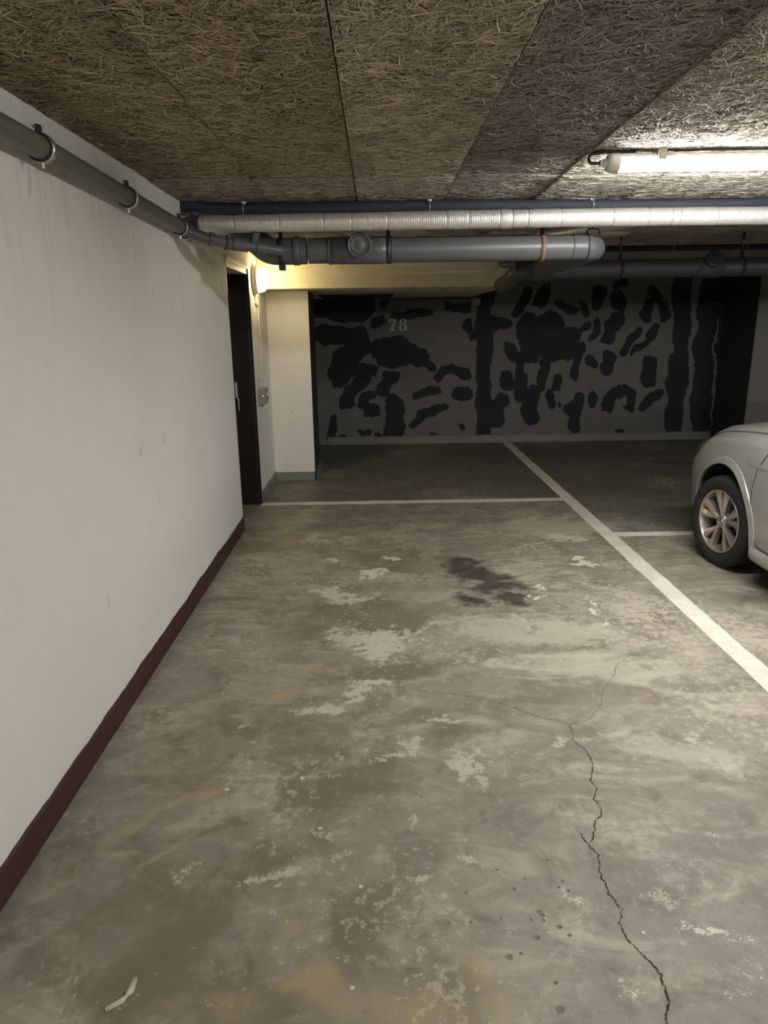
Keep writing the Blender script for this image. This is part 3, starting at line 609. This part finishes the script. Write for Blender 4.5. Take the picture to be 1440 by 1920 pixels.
# big grey drain pipe
YP3, ZP3, RP3 = 4.42, 2.030, .0725
p3 = empty('drain_pipe', (0, YP3, ZP3)); tag(p3, 'thick grey plastic drain pipe with round cleanout cap', 'pipe')
X3 = lambda px_: ony(px_, 468, YP3)[0]
YP4, ZP4 = 6.0, 2.012
xe = 1.335
main = fillet([(-.40,YP3,ZP3),(xe,YP3,ZP3),(xe,YP4-.083,ZP4+.003)], .115, 12)
MB().tube(main, RP3, 36).build('pipe', M['pvc_dark'], p3)
bend = fillet([(X3(575),YP3,ZP3),(X3(505),YP3,ZP3-.002),(X3(440)-.02,YP3+.06,ZP3+.19),(X3(438)-.03,YP3+.06,H)], .12, 10)
MB().tube(bend, RP3+.003, 36).build('bend', M['pvc_dark'], p3)
def collar(x, wd, dr, mt='pvc_dark', name='collar'):
    MB().lathe([(RP3-.002,-wd/2),(RP3+dr,-wd/2),(RP3+dr+.002,-wd/4),(RP3+dr+.002,wd/4),(RP3+dr,wd/2),(RP3-.002,wd/2)], (x,YP3,ZP3), (1,0,0), 40).build(name, M[mt], p3)
collar(X3(556), .035, .007); collar(X3(618), .012, .006); collar((X3(618)+X3(735))/2, X3(733)-X3(618), .0045, name='tee_sleeve'); collar(X3(1072), .008, .003)
collar(X3(1100), .006, .004); collar(X3(735), .008, .006)
xc = X3(675); ax = Vector((0,-1,-.06)).normalized(); zcap = ony(675, 459, YP3-.12)[2]+.006
cl = MB().lathe([(.062,.02),(.066,.095),(.070,.098),(.072,.112),(.070,.122),(.062,.126),(.060,.120),(.03,.119),(.022,.123),(.001,.123)], (xc,YP3,zcap), ax, 40).build('cleanout_cap', M['pvc_dark'], p3)
MB().lathe([(.050,.1195),(.051,.1235),(.047,.1235),(.046,.1195)], (xc,YP3,zcap), ax, 36).build('cap_rim', M['pvc_dark'], cl)
for pxx, mt, lower in ((728,'steel_dark',0),(1015,'rust',0),(527,'steel_dark',1)):
    xx = X3(pxx)
    MB().lathe([(RP3+.001,-.013),(RP3+.006,-.013),(RP3+.006,.013),(RP3+.001,.013)], (xx,YP3,ZP3), (1,0,0), 36).build('pipe_strap', M[mt], p3)
    s = MB().box((xx-.011,YP3-.008,ZP3+RP3),(xx+.011,YP3+.008,ZC+.006))
    s.build('hanger', M['steel_dark'], p3)
    if lower: MB().box((xx-.014,YP3-.03,ZP3-RP3-.035),(xx+.020,YP3+.03,ZP3-RP3-.004)).build('strap_foot', M['steel_dark'], p3)
m = MB()
xx = X3(1110); m.tube([(xx-.04,YP3,ZP3+RP3),(xx-.03,YP3,ZP3+RP3+.03),(xx+.03,YP3,ZP3+RP3+.03),(xx+.04,YP3,ZP3+RP3)], .005, 8).tube([(xx,YP3,ZP3+RP3+.03),(xx,YP3,ZC)], .005, 8); m.build('hanger', M['steel_dark'], p3)
# far drain run that it joins
p4 = empty('far_drain_pipe', (xe, YP4, ZP4)); tag(p4, 'dim grey drain pipe running right in front of the black-daubed wall', 'pipe')
MB().tube([(1.13,YP4,ZP4),(7.3,YP4,ZP4+.0)], RP3, 32).build('pipe', M['pvc_far'], p4)
MB().lathe([(RP3+.001,-.10),(RP3+.009,-.10),(RP3+.009,.12),(RP3+.001,.12)], (xe,YP4,ZP4), (1,0,0), 36).build('tee_sleeve', M['pvc_far'], p4)
MB().lathe([(RP3+.001,-.082),(RP3+.008,-.082),(RP3+.008,-.03),(RP3+.001,-.03)], (xe,YP4,ZP4), (0,1,0), 36).build('tee_sleeve', M['pvc_far'], p4)
MB().tube(fillet([(1.28,YP4,ZP4),(1.16,YP4+.0,ZP4-.01),(1.13,YP4+.25,ZP4-.08),(1.13,YP4+.55,ZP4-.085)], .1), RP3-.006, 28).build('bend', M['pvc_far'], p4)
xc = ony(1340, 490, YP4-.1)[0]
cl = MB().lathe([(.05,.02),(.066,.09),(.070,.098),(.072,.112),(.066,.124),(.060,.119),(.001,.119)], (xc,YP4,ZP4+.02), (0,-.8,.35), 36).build('cleanout_cap', M['pvc_far'], p4)
MB().lathe([(.05,-.1),(RP3+.006,-.1),(RP3+.006,.1),(.05,.1)], (xc,YP4,ZP4), (1,0,0), 36).build('tee_sleeve', M['pvc_far'], p4)
for xx in (2.0, 3.0, 4.0): MB().lathe([(RP3+.001,-.012),(RP3+.005,-.012),(RP3+.005,.012),(RP3+.001,.012)], (xx,YP4,ZP4), (1,0,0), 30).box((xx-.01,YP4-.006,ZP4+RP3),(xx+.01,YP4+.006,ZC+.006)).build('hanger', M['steel_dark'], p4)
# small branch from the beam into the tee
b0 = ony(946, 497, 6.84)
sb = tag(MB().tube(fillet([(b0[0]-.03,6.86,2.13),(b0[0]-.02,6.6,2.10),(1.115,6.35,2.085),(1.2,6.22,2.08)], .08), .028, 16).build('branch_pipe', M['pvc_far']), 'small dark branch pipe between the beam and the drain', 'pipe')
# far thin dark pipe with hooks
p5 = empty('far_lagged_pipe', (1.3, 6.95, 2.27)); tag(p5, 'thin dark lagged pipe under the far ceiling with white hooks', 'pipe')
MB().tube([(1.33,6.95,2.262),(7.3,6.95,2.262)], .03, 14).build('pipe', M['rubber_blue'], p5)
for pxx in (1261, 1398): hook(p5, ony(pxx, 460, 6.95)[0], 6.94, ZC+.004, 2.262, .03)
# diagonal pale pipe near the ceiling behind the drain
p = onz(1022, 437, 2.24); q2 = onz(1085, 431, 2.27)
dp = empty('short_sleeve_pipe', p); tag(dp, 'short pale foil sleeve slanting behind the drain pipe', 'pipe')
MB().tube([(p[0],p[1],2.22),(p[0]+.45,p[1]-.75,2.235)], .045, 20).build('sleeve', M['foil'], dp)
MB().tube([(p[0]-.025,p[1]+.045,2.219),(p[0],p[1],2.22)], .046, 20).build('sleeve_end', M['soffit'], dp)
# grey wall pipe
XP, ZP, RP = XL+.058, 2.146, .036
p6 = empty('wall_pipe', (XP, 0, ZP)); tag(p6, 'grey plastic waste pipe clipped along the top of the white wall', 'pipe')
ends = [ony(385,446,4.08), ony(430,456,4.15), ony(526,470,4.30)]
MB().tube([(XP,YR+.02,ZP+.012),(XP,2.4,ZP+.006),(XP,4.02,ZP-.026)], RP, 28).build('pipe', M['pvc_grey'], p6)
pth = fillet([(XP,3.96,ZP-.026),(XP,4.05,ZP-.03),tuple(ends[0]),tuple(ends[1]),tuple(ends[2]),(X3(545),YP3,ZP3+.01)], .06, 6)
MB().tube(pth, RP-.007, 24).build('branch', M['pvc_dark'], p6)
for y_ in (4.03, 4.075): MB().tube([(XP,y_-.016,ZP-.028),(XP,y_+.016,ZP-.03)], RP+.003, 24).build('coupling', M['pvc_dark'], p6)
e0, e1, e2 = map(Vector, ends)
for (a, b, t0, t1, rr) in ((e0,e1,.15,.35,.037),(e0,e1,.85,1.0,.040),(e1,e2,.05,.35,.035),(e1,e2,.5,.7,.036)):
    MB().tube([a.lerp(b, t0), a.lerp(b, t1)], rr, 20).build('coupling', M['pvc_dark'], p6)
c = e1.lerp(e2, .45); MB().tube([c, c+Vector((.03,-.03,.075))], .022, 16).build('stub', M['pvc_dark'], p6)
for (px_, py_) in ((75,272),(238,363),(342,428),(377,448)):
    y_ = onx(px_, py_, XP-.0)[1] if px_ < 350 else 4.13
    if px_ == 342: y_ = 4.0
    zc = ZP+.006-(max(0, y_-2.4)*.02)
    cl = MB().lathe([(RP+.0005,-.013),(RP+.007,-.013),(RP+.007,.011),(RP+.0005,.011)], (XP,y_,zc), (0,1,0), 32).build('pipe_clip', M['black'], p6)
    MB().lathe([(RP+.006,-.011),(RP+.0095,-.011),(RP+.0095,.013),(RP+.006,.013)], (XP,y_+.003,zc), (0,1,0), 32).build('clip_band', M['steel'], cl)
    MB().box((XP-.006,y_-.012,zc+RP+.004),(XP+.008,y_+.012,zc+RP+.030)).build('clip_lug', M['steel_dark'], cl, .002)
    MB().tube([(XP-.004,y_-.034,zc+RP+.02),(XP-.004,y_+.005,zc+RP+.02)], .004, 8).build('clip_screw', M['steel'], cl)
    MB().tube([(XP,y_,zc-RP-.006),(XP,y_,zc-RP-.024)], .007, 8).build('clip_nut', M['steel'], cl)
    MB().tube([(XL,y_,zc),(XP-RP-.005,y_,zc)], .006, 8).build('wall_stud', M['steel_dark'], cl)
# conduit and junction box on the back wall
a, b = ony(735, 562, 9.5), ony(882, 560, 9.5)
cd = tag(MB().tube([(a[0],9.505,a[2]),(b[0],9.505,b[2])], .011, 10).build('conduit', M['pvc_far']), 'thin grey conduit on the back wall above the number 78', 'conduit')
c = ony(893, 566, 9.5); jb = tag(MB().box((c[0]-.05,9.46,c[2]-.045),(c[0]+.05,YB,c[2]+.045)).build('junction_box', M['plastic_grey'], bevel=.008), 'small grey junction box at the end of the conduit', 'box')

# ================================================================== CAR
CX, CY = 3.125, 4.42
car = empty('car', (CX, CY-1.28, 0)); tag(car, 'silver grey hatchback car with alloy wheels parked at the right edge', 'car')
tpt = NT('silver_grey_car_paint'); fl = tpt.noise(900, 2, .5, tpt.coord()); cc = tpt.mix(fl, (.36,.357,.335), (.44,.435,.41))
M['car'] = tpt.out(cc, .34); tpt.b.inputs['Metallic'].default_value = .35; tpt.b.inputs['Coat Weight'].default_value = .8; tpt.b.inputs['Coat Roughness'].default_value = .06
M['glass'] = simple('dark_car_glass', (.012,.014,.015), .06, var=.1, bump=0); M['tyre'] = simple('tyre_rubber', (.013,.0125,.012), .75, var=.25, scale=25, bump=.2)
M['rim'] = simple('alloy_wheel', (.50,.44,.40), .32, .75, var=.05, bump=0); M['rim_dark'] = simple('alloy_recess', (.22,.20,.19), .4, .6, var=.08, bump=0)
M['chrome'] = simple('chrome', (.75,.74,.72), .12, 1, var=.03, bump=0); M['lens'] = simple('headlamp_lens', (.10,.105,.11), .08, .2, var=.2, bump=0, coat=1); M['trim'] = simple('black_trim_plastic', (.02,.02,.021), .5, bump=0)
M['lining'] = simple('wheel_arch_liner', (.008,.008,.009), .9, bump=0); M['tail'] = simple('tail_lamp_red', (.25,.01,.01), .15, bump=0)
def interp(x, tab): return float(np.interp(x, [t[0] for t in tab], [t[1] for t in tab]))
PW = [(-3.32,.60),(-3.25,.72),(-3.1,.80),(-2.8,.855),(-2.3,.873),(-1.2,.875),(.1,.875),(.27,.875),(.38,.866),(.48,.85),(.57,.82),(.65,.775),(.72,.712),(.78,.62),(.82,.50),(.835,.38)]
EC = [(-3.32,.80),(-3.1,.93),(-2.5,.945),(-1.2,.92),(-.40,.885),(-.1,.858),(.1,.835),(.25,.81),(.38,.775),(.5,.735),(.6,.69),(.7,.64),(.78,.60),(.835,.57)]
def section(dy):
    wv, e = interp(dy, PW), interp(dy, EC)
    zl = .175 if dy > -2.9 else .28
    k = max(0, min(1, (dy-.35)/.45))                                   # nose: crown flattens down
    bul = .012*max(0, 1-abs(dy)/.6)
    P = [(0,zl),(wv-.12,zl),(wv-.05,zl+.02),(wv-.028,.26),(wv-.016,.35),(wv-.006+bul*.3,.45),(wv+bul*.6,.54),(wv+bul*.5,.61),(wv-.006,min(.685,e-.07)),(wv-.022,e-.028),
         (wv-.034,e),(wv-.052-.01*k,e+.018),(wv-.085-.02*k,e+.036),(wv-.118-.03*k,e+.060*(1-.5*k)),(wv-.17-.03*k,e+.088*(1-.5*k)),(wv*.55,e+.112*(1-.3*k)),(wv*.3,e+.125*(1-.25*k)),(0,e+.13*(1-.2*k))]
    return P
NS = 17
def surf(dy, t, off=0):
    """point on the left (-X) half of the body; t = 0 at the underside centre, 17 at the top centre"""
    P = section(dy); i = min(int(t), NS-1); f_ = t-i; x = P[i][0]*(1-f_)+P[i+1][0]*f_; z = P[i][1]*(1-f_)+P[i+1][1]*f_
    if off:
        tx_, tz_ = P[i+1][0]-P[i][0], P[i+1][1]-P[i][1]; L_ = math.hypot(tx_, tz_) or 1; x += off*tz_/L_; z += off*(-tx_/L_)
    return Vector((CX-x, CY+dy, z))
def t_at_z(dy, z, lo=4, hi=10):
    P = section(dy)
    for i in range(lo, hi):
        if P[i][1] <= z <= P[i+1][1]: return i+(z-P[i][1])/(P[i+1][1]-P[i][1]+1e-9)
    return float(lo) if z < P[lo][1] else float(hi)
def side(dy, z, off=0): return surf(dy, t_at_z(dy, z, 1, 13), off)
stations = list(np.linspace(-3.32, -3.0, 6))+list(np.linspace(-2.9, -.6, 24))+list(np.linspace(-.55, .4, 24))+list(np.linspace(.43, .835, 18))
def full(dy):
    L_ = [surf(dy, i) for i in range(NS+1)]; Rr = [Vector((2*CX-p.x, p.y, p.z)) for p in L_[1:-1]]
    return L_+Rr[::-1]
mb = MB(); ring_ = [full(s) for s in stations]; mb.grid(ring_, True, True); n_ = len(ring_[0])
mb.add(ring_[0], [tuple(range(n_))], True); mb.add(ring_[-1], [tuple(range(n_))], True)
body = mb.build('body', M['car'], car); body.data.materials.append(M['lining'])
bm = bmesh.new(); bm.from_mesh(body.data); bmesh.ops.remove_doubles(bm, verts=bm.verts, dist=1e-5); bmesh.ops.recalc_face_normals(bm, faces=bm.faces); bm.to_mesh(body.data); bm.free()
WZ, WR, ARCH = .305, .305, .374
AX = (CY, CY-2.56)
for ya in AX:
    m = MB()
    for s in (-1, 1): m.lathe([(0,0),(ARCH,0),(ARCH,.34),(0,.34)], (CX+s*.60 if s > 0 else CX-.94, ya, WZ+.012), (1,0,0), 48, False)
    cut = m.build('cutter', M['lining']); 
    bm = bmesh.new(); bm.from_mesh(cut.data); bmesh.ops.remove_doubles(bm, verts=bm.verts, dist=1e-5); bmesh.ops.recalc_face_normals(bm, faces=bm.faces); bm.to_mesh(cut.data); bm.free()
    md = body.modifiers.new('arch', 'BOOLEAN'); md.object = cut; md.operation = 'DIFFERENCE'; md.solver = 'EXACT'; md.material_mode = 'TRANSFER'
    dg = bpy.context.evaluated_depsgraph_get(); nm = bpy.data.meshes.new_from_object(body.evaluated_get(dg)); body.modifiers.clear(); body.data = nm; bpy.data.objects.remove(cut)
if hasattr(body.data, 'set_sharp_from_angle'): body.data.set_sharp_from_angle(angle=R(42))
# arch flares (left side front + the three others mirrored about the axles)
def flare(ya, s):
    rows = []
    for a in np.linspace(R(-22), R(205), 56):
        row = []
        for rr, of in ((ARCH-.003,-.014),(ARCH-.003,.009),(ARCH+.003,.012),(ARCH+.046,.005),(ARCH+.05,-.003)):
            dyl = rr*math.cos(a); z = WZ+.012+rr*math.sin(a); dd = dyl if abs(ya-CY) < .1 else ya-CY+dyl
            p = side(dd, max(.18, z), 0); p.x -= of
            if s > 0: p.x = 2*CX-p.x
            p.z = z; row.append(p)
        rows.append(row)
    m = MB(); m.grid(rows); o = m.build('wheel_arch', M['car'], car); o.data.set_sharp_from_angle(angle=R(28)); return o
for ya in AX:
    for s in (-1, 1): flare(ya, s)
def ribbon(pts, wd, name, mt, nrm=None, parent=None):
    m = MB(); rows = []; P = [Vector(p) for p in pts]
    for i, p in enumerate(P):
        t_ = (P[min(i+1, len(P)-1)]-P[max(i-1, 0)]).normalized(); nn = nrm(i) if nrm else Vector((-1,0,0)); b_ = t_.cross(nn).normalized()*wd/2; rows.append([p-b_, p+b_])
    m.grid(rows); return m.build(name, mt, parent or car)
# bonnet: slightly proud shell with its shut line
for s in (1,):
    rows = []
    for dy in np.linspace(-.47, .47, 30):
        row = []
        for t in (12.75, 12.8, 13, 13.5, 14, 14.5, 15, 15.5, 16, 16.5, 17):
            row.append(surf(dy, t, .007 if t > 12.78 else .0))
        row += [Vector((2*CX-p.x, p.y, p.z)) for p in row[:-1][::-1]]; rows.append(row)
    m = MB(); m.grid(rows); bon = m.build('bonnet', M['car'], car)
for mir in (0, 1):
    pts = [surf(dy, 12.68, .0012) for dy in np.linspace(-.47, .47, 30)]
    if mir: pts = [Vector((2*CX-p.x, p.y, p.z)) for p in pts]
    ribbon(pts, .007, 'bonnet_gap', M['trim'], lambda i: Vector((0,0,1)))
# headlamps
for mir in (0, 1):
    rows = []
    for u in np.linspace(0, 1, 16):
        lo = 7.6+u*.5; hi = 10.9+u*2.0
        row = [surf(.335+.13*(1-v_)**1.2+u*.30, lo+(hi-lo)*v_, .004*math.sin(math.pi*min(max(v_, .0), 1))**.4+.0006) for v_ in np.linspace(0, 1, 12)]
        if mir: row = [Vector((2*CX-p.x, p.y, p.z)) for p in row]
        rows.append(row)
    m = MB(); m.grid(rows); hl = m.build('headlamp', M['lens'], car)
    if not mir:
        ribbon([surf(.333+.13*(1-v_)**1.2, 7.6+3.3*v_, .003) for v_ in np.linspace(0, 1, 14)], .006, 'lamp_gap', M['trim'], parent=hl)
# doors: shut lines, belt crease, sill
gap = [(-.462,.845),(-.43,.80),(-.385,.74),(-.372,.66),(-.368,.58),(-.372,.52),(-.38,.45),(-.40,.36),(-.43,.275)]
for mir in (0, 1):
    def mm_(pts): return [Vector((2*CX-p.x, p.y, p.z)) for p in pts] if mir else pts
    nn = (lambda i: Vector((1,0,0))) if mir else None
    P_ = fillet([(0,a,b) for a, b in gap], .08, 4)
    ribbon(mm_([side(p.y, p.z, .0015) for p in P_]+[side(dd, .262, .0015) for dd in np.linspace(-.46, -1.42, 12)]), .007, 'door_gap', M['trim'], nn)
    ribbon(mm_([side(-1.45, z, .0015) for z in np.linspace(.27, .9, 12)]), .007, 'door_gap', M['trim'], nn)
    # pressed crease along the doors
    rows = []
    for dd in np.linspace(-.24, -2.2, 40):
        f_ = min(1, (-.24-dd)/.5)*.6; p_ = [side(dd, z, o_*f_+.0004) for z, o_ in ((.770,0),(.748,.010),(.742,.011),(.734,0.0))]; rows.append(mm_(p_))
    m = MB(); m.grid(rows); m.build('door_crease', M['car'], car)
    rows = []
    for dd in np.linspace(-.395, -2.16, 30):
        e_ = .6 if dd > -.42 else 1
        rows.append(mm_([Vector((CX-.845-o_*e_, CY+dd, z)) for z, o_ in ((.255,-.02),(.248,.028),(.225,.036),(.185,.030),(.165,-.01))]))
    m = MB(); m.grid(rows); m.add(rows[0], [tuple(range(5))]); m.build('side_sill', M['car'], car)
    hp = [side(-1.25, .80, .02), side(-1.36, .80, .03)]
    m = MB(); m.tube(mm_([side(-1.22, .805, .0), side(-1.24, .805, .028), side(-1.37, .805, .028), side(-1.39, .805, 0)]), .012, 10); m.build('door_handle', M['car'], car)
# greenhouse
GL = [(-.44,.985,.985,.76),(-.80,1.20,1.17,.69),(-1.16,1.405,1.375,.63),(-1.6,1.455,1.42,.605),(-2.2,1.45,1.415,.595),(-2.75,1.405,1.375,.585),(-3.05,1.22,1.19,.64),(-3.22,.99,.98,.70)]
def ghs(dy, off=0):
    zt = interp(-dy, [(-g[0],g[1]) for g in GL]); ze = interp(-dy, [(-g[0],g[2]) for g in GL]); wt = interp(-dy, [(-g[0],g[3]) for g in GL])
    zb = interp(dy, EC)+.03; wb_ = interp(dy, PW)-.05; ze = max(ze, zb+.01)
    k = (ze-zb)/(1.42-zb) if ze > zb else 0; wt = wb_+(min(wt, wb_)-wb_)*min(1, max(.05, k))
    return [(wb_+off,zb-.02),(wb_*.6+wt*.4+.02+off,zb+(ze-zb)*.4),(wt+.025+off,ze-.05*k),(wt-.02+off*.5,ze-.005+off),(wt-.12,(ze+zt)/2+off),(wt*.4,zt+off),(0,zt+off)]
def gpt(dy, t, off=0):
    P = ghs(dy, off); i = min(int(t), 5); f_ = t-i; return Vector((CX-(P[i][0]*(1-f_)+P[i+1][0]*f_), CY+dy, P[i][1]*(1-f_)+P[i+1][1]*f_))
def gmesh(d0, d1, t0, t1, off, name, mt, n=24, k=10, both=True):
    for mir in ((0, 1) if both else (0,)):
        rows = [[gpt(d_, t_, off) for t_ in np.linspace(t0, t1, k)] for d_ in np.linspace(d0, d1, n)]
        if mir: rows = [[Vector((2*CX-p.x, p.y, p.z)) for p in r_] for r_ in rows]
        m = MB(); m.grid(rows); m.build(name, mt, car)
rows = []
for d_ in np.linspace(-.44, -3.22, 40):
    L_ = [gpt(d_, t_) for t_ in np.linspace(0, 6, 25)]; rows.append(L_+[Vector((2*CX-p.x, p.y, p.z)) for p in L_[:-1][::-1]])
m = MB(); m.grid(rows); m.build('window_glass', M['glass'], car)
rows = []
for d_ in np.linspace(-1.14, -2.85, 24):
    L_ = [gpt(d_, t_, .006) for t_ in np.linspace(2.3, 6, 14)]; rows.append(L_+[Vector((2*CX-p.x, p.y, p.z)) for p in L_[:-1][::-1]])
m = MB(); m.grid(rows); m.build('roof', M['car'], car)
for mir in (0, 1):
    def mm_(pts): return [Vector((2*CX-p.x, p.y, p.z)) for p in pts] if mir else pts
    MB().tube(mm_([gpt(d_, 2.6, .0) for d_ in np.linspace(-.46, -1.2, 12)]), .03, 10).build('pillar', M['car'], car)
    MB().tube(mm_([gpt(d_, 2.1, 0) for d_ in np.linspace(-2.78, -3.2, 10)]), .045, 10).build('pillar', M['car'], car)
    rows = [mm_([gpt(d_, t_, .005) for d_ in (-1.46,-1.56)]) for t_ in np.linspace(.0, 2.6, 8)]; m = MB(); m.grid(rows); m.build('pillar', M['trim'], car)
    # mirror
    m = MB(); rows = []; bx_, by_, bz_ = CX-.95, CY-.90, 1.02
    for i in range(9):
        u = i/8; r_ = math.sin(math.pi*(.08+.84*u))**.6; rows.append([(bx_-.11+.2*u, by_+.055*r_*math.cos(a)*(1.3 if math.cos(a) > 0 else .7), bz_+.065*r_*math.sin(a)) for a in np.linspace(0, 2*math.pi, 20, endpoint=False)])
    rows = [mm_([Vector(p) for p in r_]) for r_ in rows]
    m.grid(rows, True, True); m.add(rows[0], [tuple(range(20))], True); m.add(rows[-1], [tuple(range(20))], True)
    mi = m.build('door_mirror', M['car'], car); MB().tube(mm_([Vector((bx_+.03,by_,bz_-.05)), Vector((CX-.80,by_+.02,bz_-.10))]), .022, 10).build('mirror_arm', M['trim'], mi)
    # rear lamp
    rows = [mm_([surf(d_, t_, .004) for t_ in np.linspace(8.3, 10.2, 8)]) for d_ in np.linspace(-3.1, -3.3, 8)]; m = MB(); m.grid(rows); m.build('tail_lamp', M['tail'], car)
# scuttle panel + wiper stub at the windscreen foot
MB().tube([surf(-.46, 13.2, .03), surf(-.47, 14.5, .03), surf(-.47, 17, .03)], .018, 10).build('wiper_scuttle', M['trim'], car)
# wheels
def wheel(ya, s, steer):
    """one wheel built about the origin with its outer face towards -X, then placed"""
    e = empty('wheel', (CX+s*.79, ya, WZ)); e.parent = car; e.matrix_parent_inverse = car.matrix_basis.inverted()
    e.rotation_euler = (0, 0, steer+(math.pi if s > 0 else 0))
    def part(m, name, mt):
        o = m.build(name, mt); o.parent = e; return o
    A_ = (-1,0,0)
    part(MB().lathe([(.214,-.09),(.25,-.105),(.285,-.10),(.302,-.08),(WR,-.04),(WR,.04),(.302,.075),(.292,.092),(.275,.101),(.25,.104),(.228,.099),(.214,.088),(.210,.07),(.21,-.07),(.214,-.09)], (0,0,0), A_, 72), 'tyre', M['tyre'])
    part(MB().lathe([(.210,.070),(.2125,.090),(.209,.0935),(.203,.092),(.199,.082),(.190,.03),(.185,-.06)], (0,0,0), A_, 72), 'rim', M['rim'])
    part(MB().lathe([(.185,-.02),(.001,-.02)], (0,0,0), A_, 40), 'rim_back', M['lining'])
    part(MB().lathe([(.06,.0),(.135,.0),(.135,.012),(.06,.012)], (0,0,0), A_, 40), 'brake_disc', M['steel'])
    for i in range(5):
        for dlt in (-12.5, 12.5):
            b0_ = R(90+72*i); b1_ = R(90+72*i+dlt); m = MB(); rows = []
            for u in np.linspace(0, 1, 7):
                rr = .036+(.202-.036)*u; an = b0_+(b1_-b0_)*min(1, .22+1.15*u)**.9*(1 if u > 0 else 1)
                wd = .010+.019*u; xo = -(.066+.030*u-.012*u*u); c_ = Vector((0, rr*math.cos(an), rr*math.sin(an))); tg = Vector((0, -math.sin(an), math.cos(an)))
                rows.append([c_-tg*wd+Vector((xo+.040,0,0)), c_-tg*wd+Vector((xo,0,0)), c_-tg*wd*.2+Vector((xo-.004,0,0)), c_+tg*wd*.9+Vector((xo+.010,0,0)), c_+tg*wd+Vector((xo+.042,0,0))])
            m.grid(rows, False); part(m, 'spoke', M['rim'])
    part(MB().lathe([(.046,.03),(.046,.066),(.040,.072),(.031,.073),(.030,.070),(.001,.070)], (0,0,0), A_, 36), 'hub', M['rim'])
    for i in range(5):
        an = R(54+72*i); part(MB().lathe([(.015,.03),(.015,.046),(.010,.05),(.009,.044),(.001,.044)], (0,.055*math.cos(an),.055*math.sin(an)), A_, 12), 'wheel_bolt', M['rim_dark'])
    em = part(MB().lathe([(.0295,.070),(.0295,.0745),(.0265,.0745),(.0265,.0715),(.001,.0712)], (0,0,0), A_, 32), 'wheel_badge', M['rim_dark'])
    m = MB()                                                               # badge: ring with a V over a W
    m.lathe([(.0262,.073),(.0262,.0758),(.0232,.0758),(.0232,.073)], (0,0,0), A_, 32)
    def bar(p, q_):
        p, q_ = Vector((-.0735, -p[0], p[1])), Vector((-.0735, -q_[0], q_[1])); d_ = (q_-p).normalized(); n2_ = Vector((1,0,0)).cross(d_)*.0017; o_ = Vector((-.0022,0,0))
        vs = [p-n2_,p+n2_,q_+n2_,q_-n2_]; m.add(vs+[v_+o_ for v_ in vs], [(0,1,2,3),(4,5,6,7),(0,1,5,4),(1,2,6,5),(2,3,7,6),(3,0,4,7)])
    for a_, b_ in (((-.0095,.0215),(0,.003)),((0,.003),(.0095,.0215)),((-.020,.0125),(-.0095,-.0205)),((-.0095,-.0205),(0,-.001)),((0,-.001),(.0095,-.0205)),((.0095,-.0205),(.020,.0125))): bar(a_, b_)
    o = m.build('badge_mark', M['chrome'])
    o.parent = e
    return e
STEER = R(8)
for ya in AX:
    for s in (-1, 1): wheel(ya, s, STEER if ya == CY else 0)
bb = MB(); rows = [[Vector((CX-x_, CY+.842-.10*abs(x_/.5)**3, z_)) for x_ in np.linspace(-.45, .45, 12)] for z_ in (.22,.30,.38)]; bb.grid(rows); bb.build('lower_grille', M['trim'], car)
bb = MB(); rows = [[Vector((CX-x_, CY+.846-.10*abs(x_/.5)**3, z_)) for x_ in np.linspace(-.45, .45, 12)] for z_ in (.55,.60)]; bb.grid(rows); bb.build('upper_grille', M['trim'], car)

# ================================================================== LITTER
c0, c1, c2_ = onz(197, 1893), onz(238, 1872), onz(254, 1834)
m = MB(); rows = []
pts = fillet([tuple(c0), tuple(c1), tuple(c2_)], .03, 6)
for i, p in enumerate(pts):
    t_ = i/(len(pts)-1); d_ = (pts[min(i+1, len(pts)-1)]-pts[max(i-1, 0)]).normalized(); q_ = Vector((-d_.y, d_.x, 0))*.009*(.75+.3*math.sin(9*t_)+.2*random.random())
    z = .003+.004*math.sin(3.1*t_)+.001*random.random()
    rows.append([Vector((p.x,p.y,z*.3))-q_, Vector((p.x,p.y,z+.0015)), Vector((p.x,p.y,z*.4))+q_])
m.grid(rows); M['film'] = simple('crumpled_clear_film', (.56,.53,.46), .3, var=.25, scale=80, bump=.6, bscale=140)
so_ = m.build('plastic_strip', M['film']); md = so_.modifiers.new('s', 'SOLIDIFY'); md.thickness = .0008
tag(so_, 'crumpled strip of pale plastic film lying on the floor near the bottom left', 'litter')
M['flake'] = simple('pale_paint_flake', (.62,.59,.50), .7, var=.15, scale=50)
flakes = [(566,1460,.011,'flake of white paint beside a larger yellow floor stain'),(600,1554,.011,'white paint flake above the chipped floor patches'),(425,1481,.012,'pale flake at the tip of the yellow floor stain'),
    (1206,1749,.010,'pale stone flake lying right of the long floor crack'),(1327,1744,.011,'pale flake amid white scuffs right of the long crack'),(676,1663,.010,'flake of white paint right of the chipped patch'),
    (660,1853,.009,'pale flake low in the middle of the floor'),(585,1557,.006,'tiny flake left of a white paint flake')]
for (fx, fy, s_, lb) in flakes:
    p = onz(fx, fy); n = 7; top = [(p[0]+s_*random.uniform(.6,1)*math.cos(2*math.pi*i/n), p[1]+s_*random.uniform(.5,.9)*math.sin(2*math.pi*i/n)) for i in range(n)]
    m = MB(); m.add([(x, y, .0002) for x, y in top]+[(p[0]+(x-p[0])*.75, p[1]+(y-p[1])*.75, s_*random.uniform(.25,.45)) for x, y in top], [tuple(range(n, 2*n)), tuple(range(n-1, -1, -1))]+[(i, (i+1) % n, (i+1) % n+n, i+n) for i in range(n)])
    tag(m.build('paint_flake', M['flake']), lb, 'flake', 'flakes on the floor')
